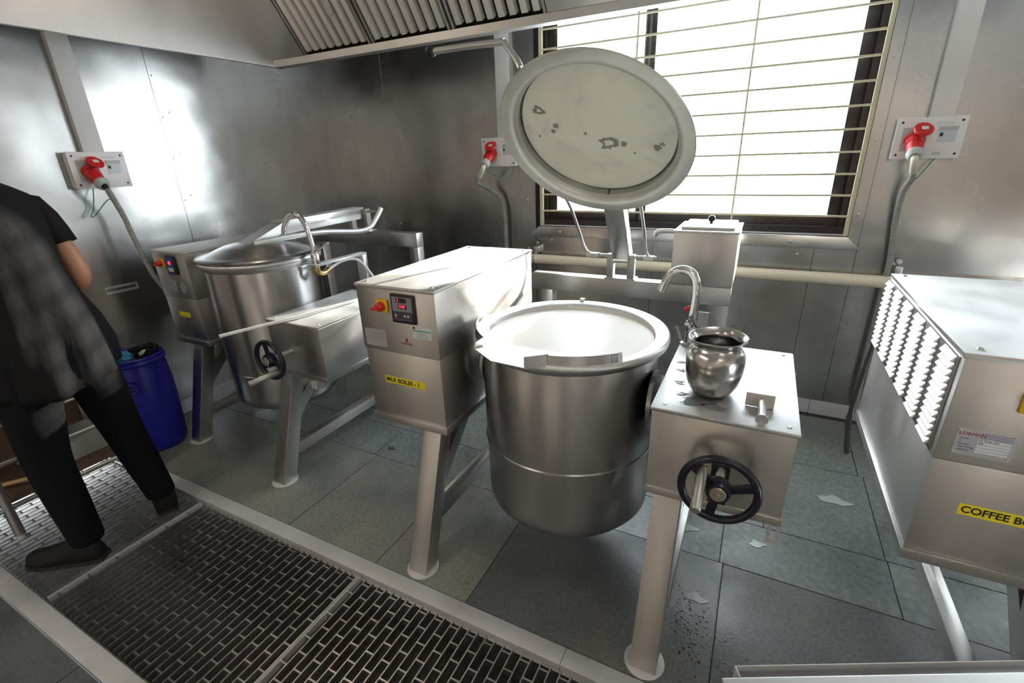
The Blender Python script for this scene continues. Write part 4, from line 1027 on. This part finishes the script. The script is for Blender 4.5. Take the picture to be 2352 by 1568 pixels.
for s, sg in (('r', 1), ('l', -1)):
    y = lambda v: .72 + sg * v
    hipx, kn, an = (-2.49, (-2.515, y(.145), .50), (-2.475, y(.185), .085)) if s == 'r' else (-2.49, (-2.50, y(.135), .50), (-2.435, y(.135), .085))
    toe = (-2.55, y(.215), .040) if s == 'r' else (-2.53, y(.205), .040)
    J.update({s + 'hip': ((hipx, y(.095), .88), .095), s + 'knee': (kn, .062), s + 'ankle': (an, .036), s + 'toe': (toe, .020),
              s + 'sh': ((-2.59, y(.145), 1.465), .050), s + 'up': ((-2.550, y(.185), 1.32), .045), s + 'elb': ((-2.515, y(.205), 1.180), .044), s + 'wr': ((-2.73, y(.150), 1.06), .030), s + 'palm': ((-2.80, y(.150), 1.045), (.036, .018))})
    B += [('pelvis', s + 'hip'), (s + 'hip', s + 'knee'), (s + 'knee', s + 'ankle'), (s + 'ankle', s + 'toe'), ('collar', s + 'sh'), (s + 'sh', s + 'up'), (s + 'up', s + 'elb'), (s + 'elb', s + 'wr'), (s + 'wr', s + 'palm')]
    for f, (dy, L, dz) in enumerate(((-.028, .070, 0), (-.010, .080, .004), (.008, .076, .003), (.025, .062, 0))):
        k = s + 'f%d' % f
        J[k + 'a'] = ((-2.835, y(.150) + dy, 1.045 + dz), .0095); J[k + 'b'] = ((-2.835 - L * .55, y(.150) + dy * 1.15, 1.036 + dz), .0085); J[k + 'c'] = ((-2.835 - L, y(.150) + dy * 1.15, 1.018 + dz), .007)
        B += [(s + 'palm', k + 'a'), (k + 'a', k + 'b'), (k + 'b', k + 'c')]
    J[s + 't1'] = ((-2.775, y(.115), 1.035), .011); J[s + 't2'] = ((-2.82, y(.098), 1.022), .009)
    B += [(s + 'wr', s + 't1'), (s + 't1', s + 't2')]
skinmesh('body', J, B, 'skin', 'pelvis')
# face and hair
hc = V((-2.70, .72, 1.77))
hair = MB(); bm = hair.bm; bmesh.ops.create_uvsphere(bm, u_segments=28, v_segments=18, radius=1)
for v in list(bm.verts):
    if v.co.x < -.35 and v.co.z < .35 or v.co.z < -.55: bm.verts.remove(v)
for v in bm.verts: v.co = hc + V((v.co.x * .105 + .006, v.co.y * .092, v.co.z * .115 + .015))
hair.build('hair', 'hair', pm)
for sy in (-1, 1):
    MB().ball((-2.783, .72 + sy * .033, 1.765), .012).build('eye', 'eye', pm); MB().ball((-2.793, .72 + sy * .033, 1.765), .006).build('pupil', 'ink', pm)
    MB().lathe([(0, 0), (.018, .002), (.026, .008), (.020, .014), (0, .006)], (-2.69, .72 + sy * .088, 1.755), (0, sy, 0), 16).build('ear', 'skin', pm)
MB().prism([(-2.785, .705, 1.725), (-2.785, .735, 1.725), (-2.785, .726, 1.765), (-2.785, .714, 1.765)], (-.022, 0, -.004)).build('nose', 'skin', pm, bevel=.005)
MB().obox((-2.782, .72, 1.695), (.006, 0, 0), (0, .024, 0), (0, 0, .006)).build('mouth', 'lips', pm, bevel=.003)
# jacket: lofted torso with folds, sleeves
secs = [((-2.485, .725, .835), .165, .208), ((-2.49, .725, .86), .168, .209), ((-2.495, .725, .93), .165, .208), ((-2.505, .724, 1.03), .155, .194), ((-2.515, .722, 1.13), .148, .170), ((-2.53, .72, 1.24), .145, .155),
        ((-2.55, .72, 1.34), .143, .166), ((-2.575, .72, 1.42), .137, .176), ((-2.595, .72, 1.48), .126, .182), ((-2.612, .72, 1.525), .108, .165), ((-2.628, .72, 1.555), .090, .125), ((-2.642, .72, 1.578), .077, .090), ((-2.65, .72, 1.60), .070, .072)]
jk = MB().loft(secs, 64, cap=False)
for v in jk.bm.verts:
    z = v.co.z; a = math.atan2(v.co.y - .72, v.co.x + 2.53)
    amp = .010 * max(0, min(1, (1.45 - z) / .5))
    k = 1 + (amp * math.sin(7 * a + 5 * z) + amp * .7 * math.sin(13 * a - 9 * z)) / .18
    v.co.x = -2.53 + (v.co.x + 2.53) * k; v.co.y = .72 + (v.co.y - .72) * k
    if z < .875: v.co.z -= .05 * math.cos(a) - .02 * math.sin(2 * a)
jo = jk.build('jacket', 'jacket_black', pm, smooth=80)
so = jo.modifiers.new('cloth', 'SOLIDIFY'); so.thickness = .006
for sg in (1, -1):
    y = lambda v: .72 + sg * v
    P = [V((-2.600, y(.105), 1.492)), V((-2.592, y(.140), 1.475)), V((-2.578, y(.158), 1.425)), V((-2.564, y(.174), 1.375)), V((-2.552, y(.183), 1.325))]
    MB().tube(P, [.045, .062, .066, .062, .062], 24, caps=False).build('sleeve', 'jacket_black', pm, smooth=80).modifiers.new('cloth', 'SOLIDIFY').thickness = .006
JT = {'p': ((-2.495, .722, .93), (.15, .15)), 'p2': ((-2.50, .722, 1.03), (.14, .14))}
BT = [('p2', 'p')]
for s, sg in (('r', 1), ('l', -1)):
    y = lambda v: .72 + sg * v
    kn, an = ((-2.515, y(.145), .50), (-2.472, y(.186), .115)) if s == 'r' else ((-2.50, y(.135), .50), (-2.437, y(.135), .115))
    JT.update({s + 'h': ((-2.49, y(.10), .85), .118), s + 'k0': (tuple((V((-2.49, y(.10), .85)) + V(kn)) / 2), .100), s + 'k': (kn, .083), s + 'm': (tuple((V(kn) + V(an)) / 2), .076), s + 'a': (an, .066), s + 'e': (tuple(V(an) - V((0, 0, .03))), .066)})
    BT += [('p', s + 'h'), (s + 'h', s + 'k0'), (s + 'k0', s + 'k'), (s + 'k', s + 'm'), (s + 'm', s + 'a'), (s + 'a', s + 'e')]
skinmesh('trousers', JT, BT, 'trouser_black', 'p')
for heel, toe in ((V((-2.435, .895, 0)), V((-2.625, .970, 0))), (V((-2.395, .605, 0)), V((-2.645, .435, 0)))):
    dd = (toe - heel).normalized(); ss = V((-dd.y, dd.x, 0)); L = (toe - heel).length
    up_ = []
    prof = [(0.0, .026, .060), (.05, .036, .085), (.15, .041, .105), (.28, .043, .110), (.42, .044, .092), (.60, .047, .072), (.80, .046, .060), (.92, .037, .052), (1.0, .018, .034)]
    mb = MB(); rings = []
    for t, w, h in prof:
        c = heel + dd * (t * L)
        rings.append([mb.bm.verts.new(c + ss * (w * math.cos(a)) + V((0, 0, .018 + (h * max(0, math.sin(a)) if math.sin(a) > 0 else .010 * math.sin(a))))) for a in [2 * PI * j / 20 for j in range(20)]])
    for A_, B_ in zip(rings, rings[1:]):
        for j in range(20): mb.bm.faces.new([A_[j], A_[(j + 1) % 20], B_[(j + 1) % 20], B_[j]])
    mb.bm.faces.new(rings[0][::-1]); mb.bm.faces.new(rings[-1])
    sh = mb.build('shoe', 'shoe', pm, smooth=60)
    pts = [heel + dd * (t * L + (-.006 if t == 0 else (.006 if t == 1 else 0))) + ss * (w + .004) for t, w, h in prof] + [heel + dd * (t * L + (.006 if t == 1 else (-.006 if t == 0 else 0))) - ss * (w + .004) for t, w, h in reversed(prof)]
    MB().prism([p + V((0, 0, .001)) for p in pts], (0, 0, .018)).build('sole', 'sole', sh)
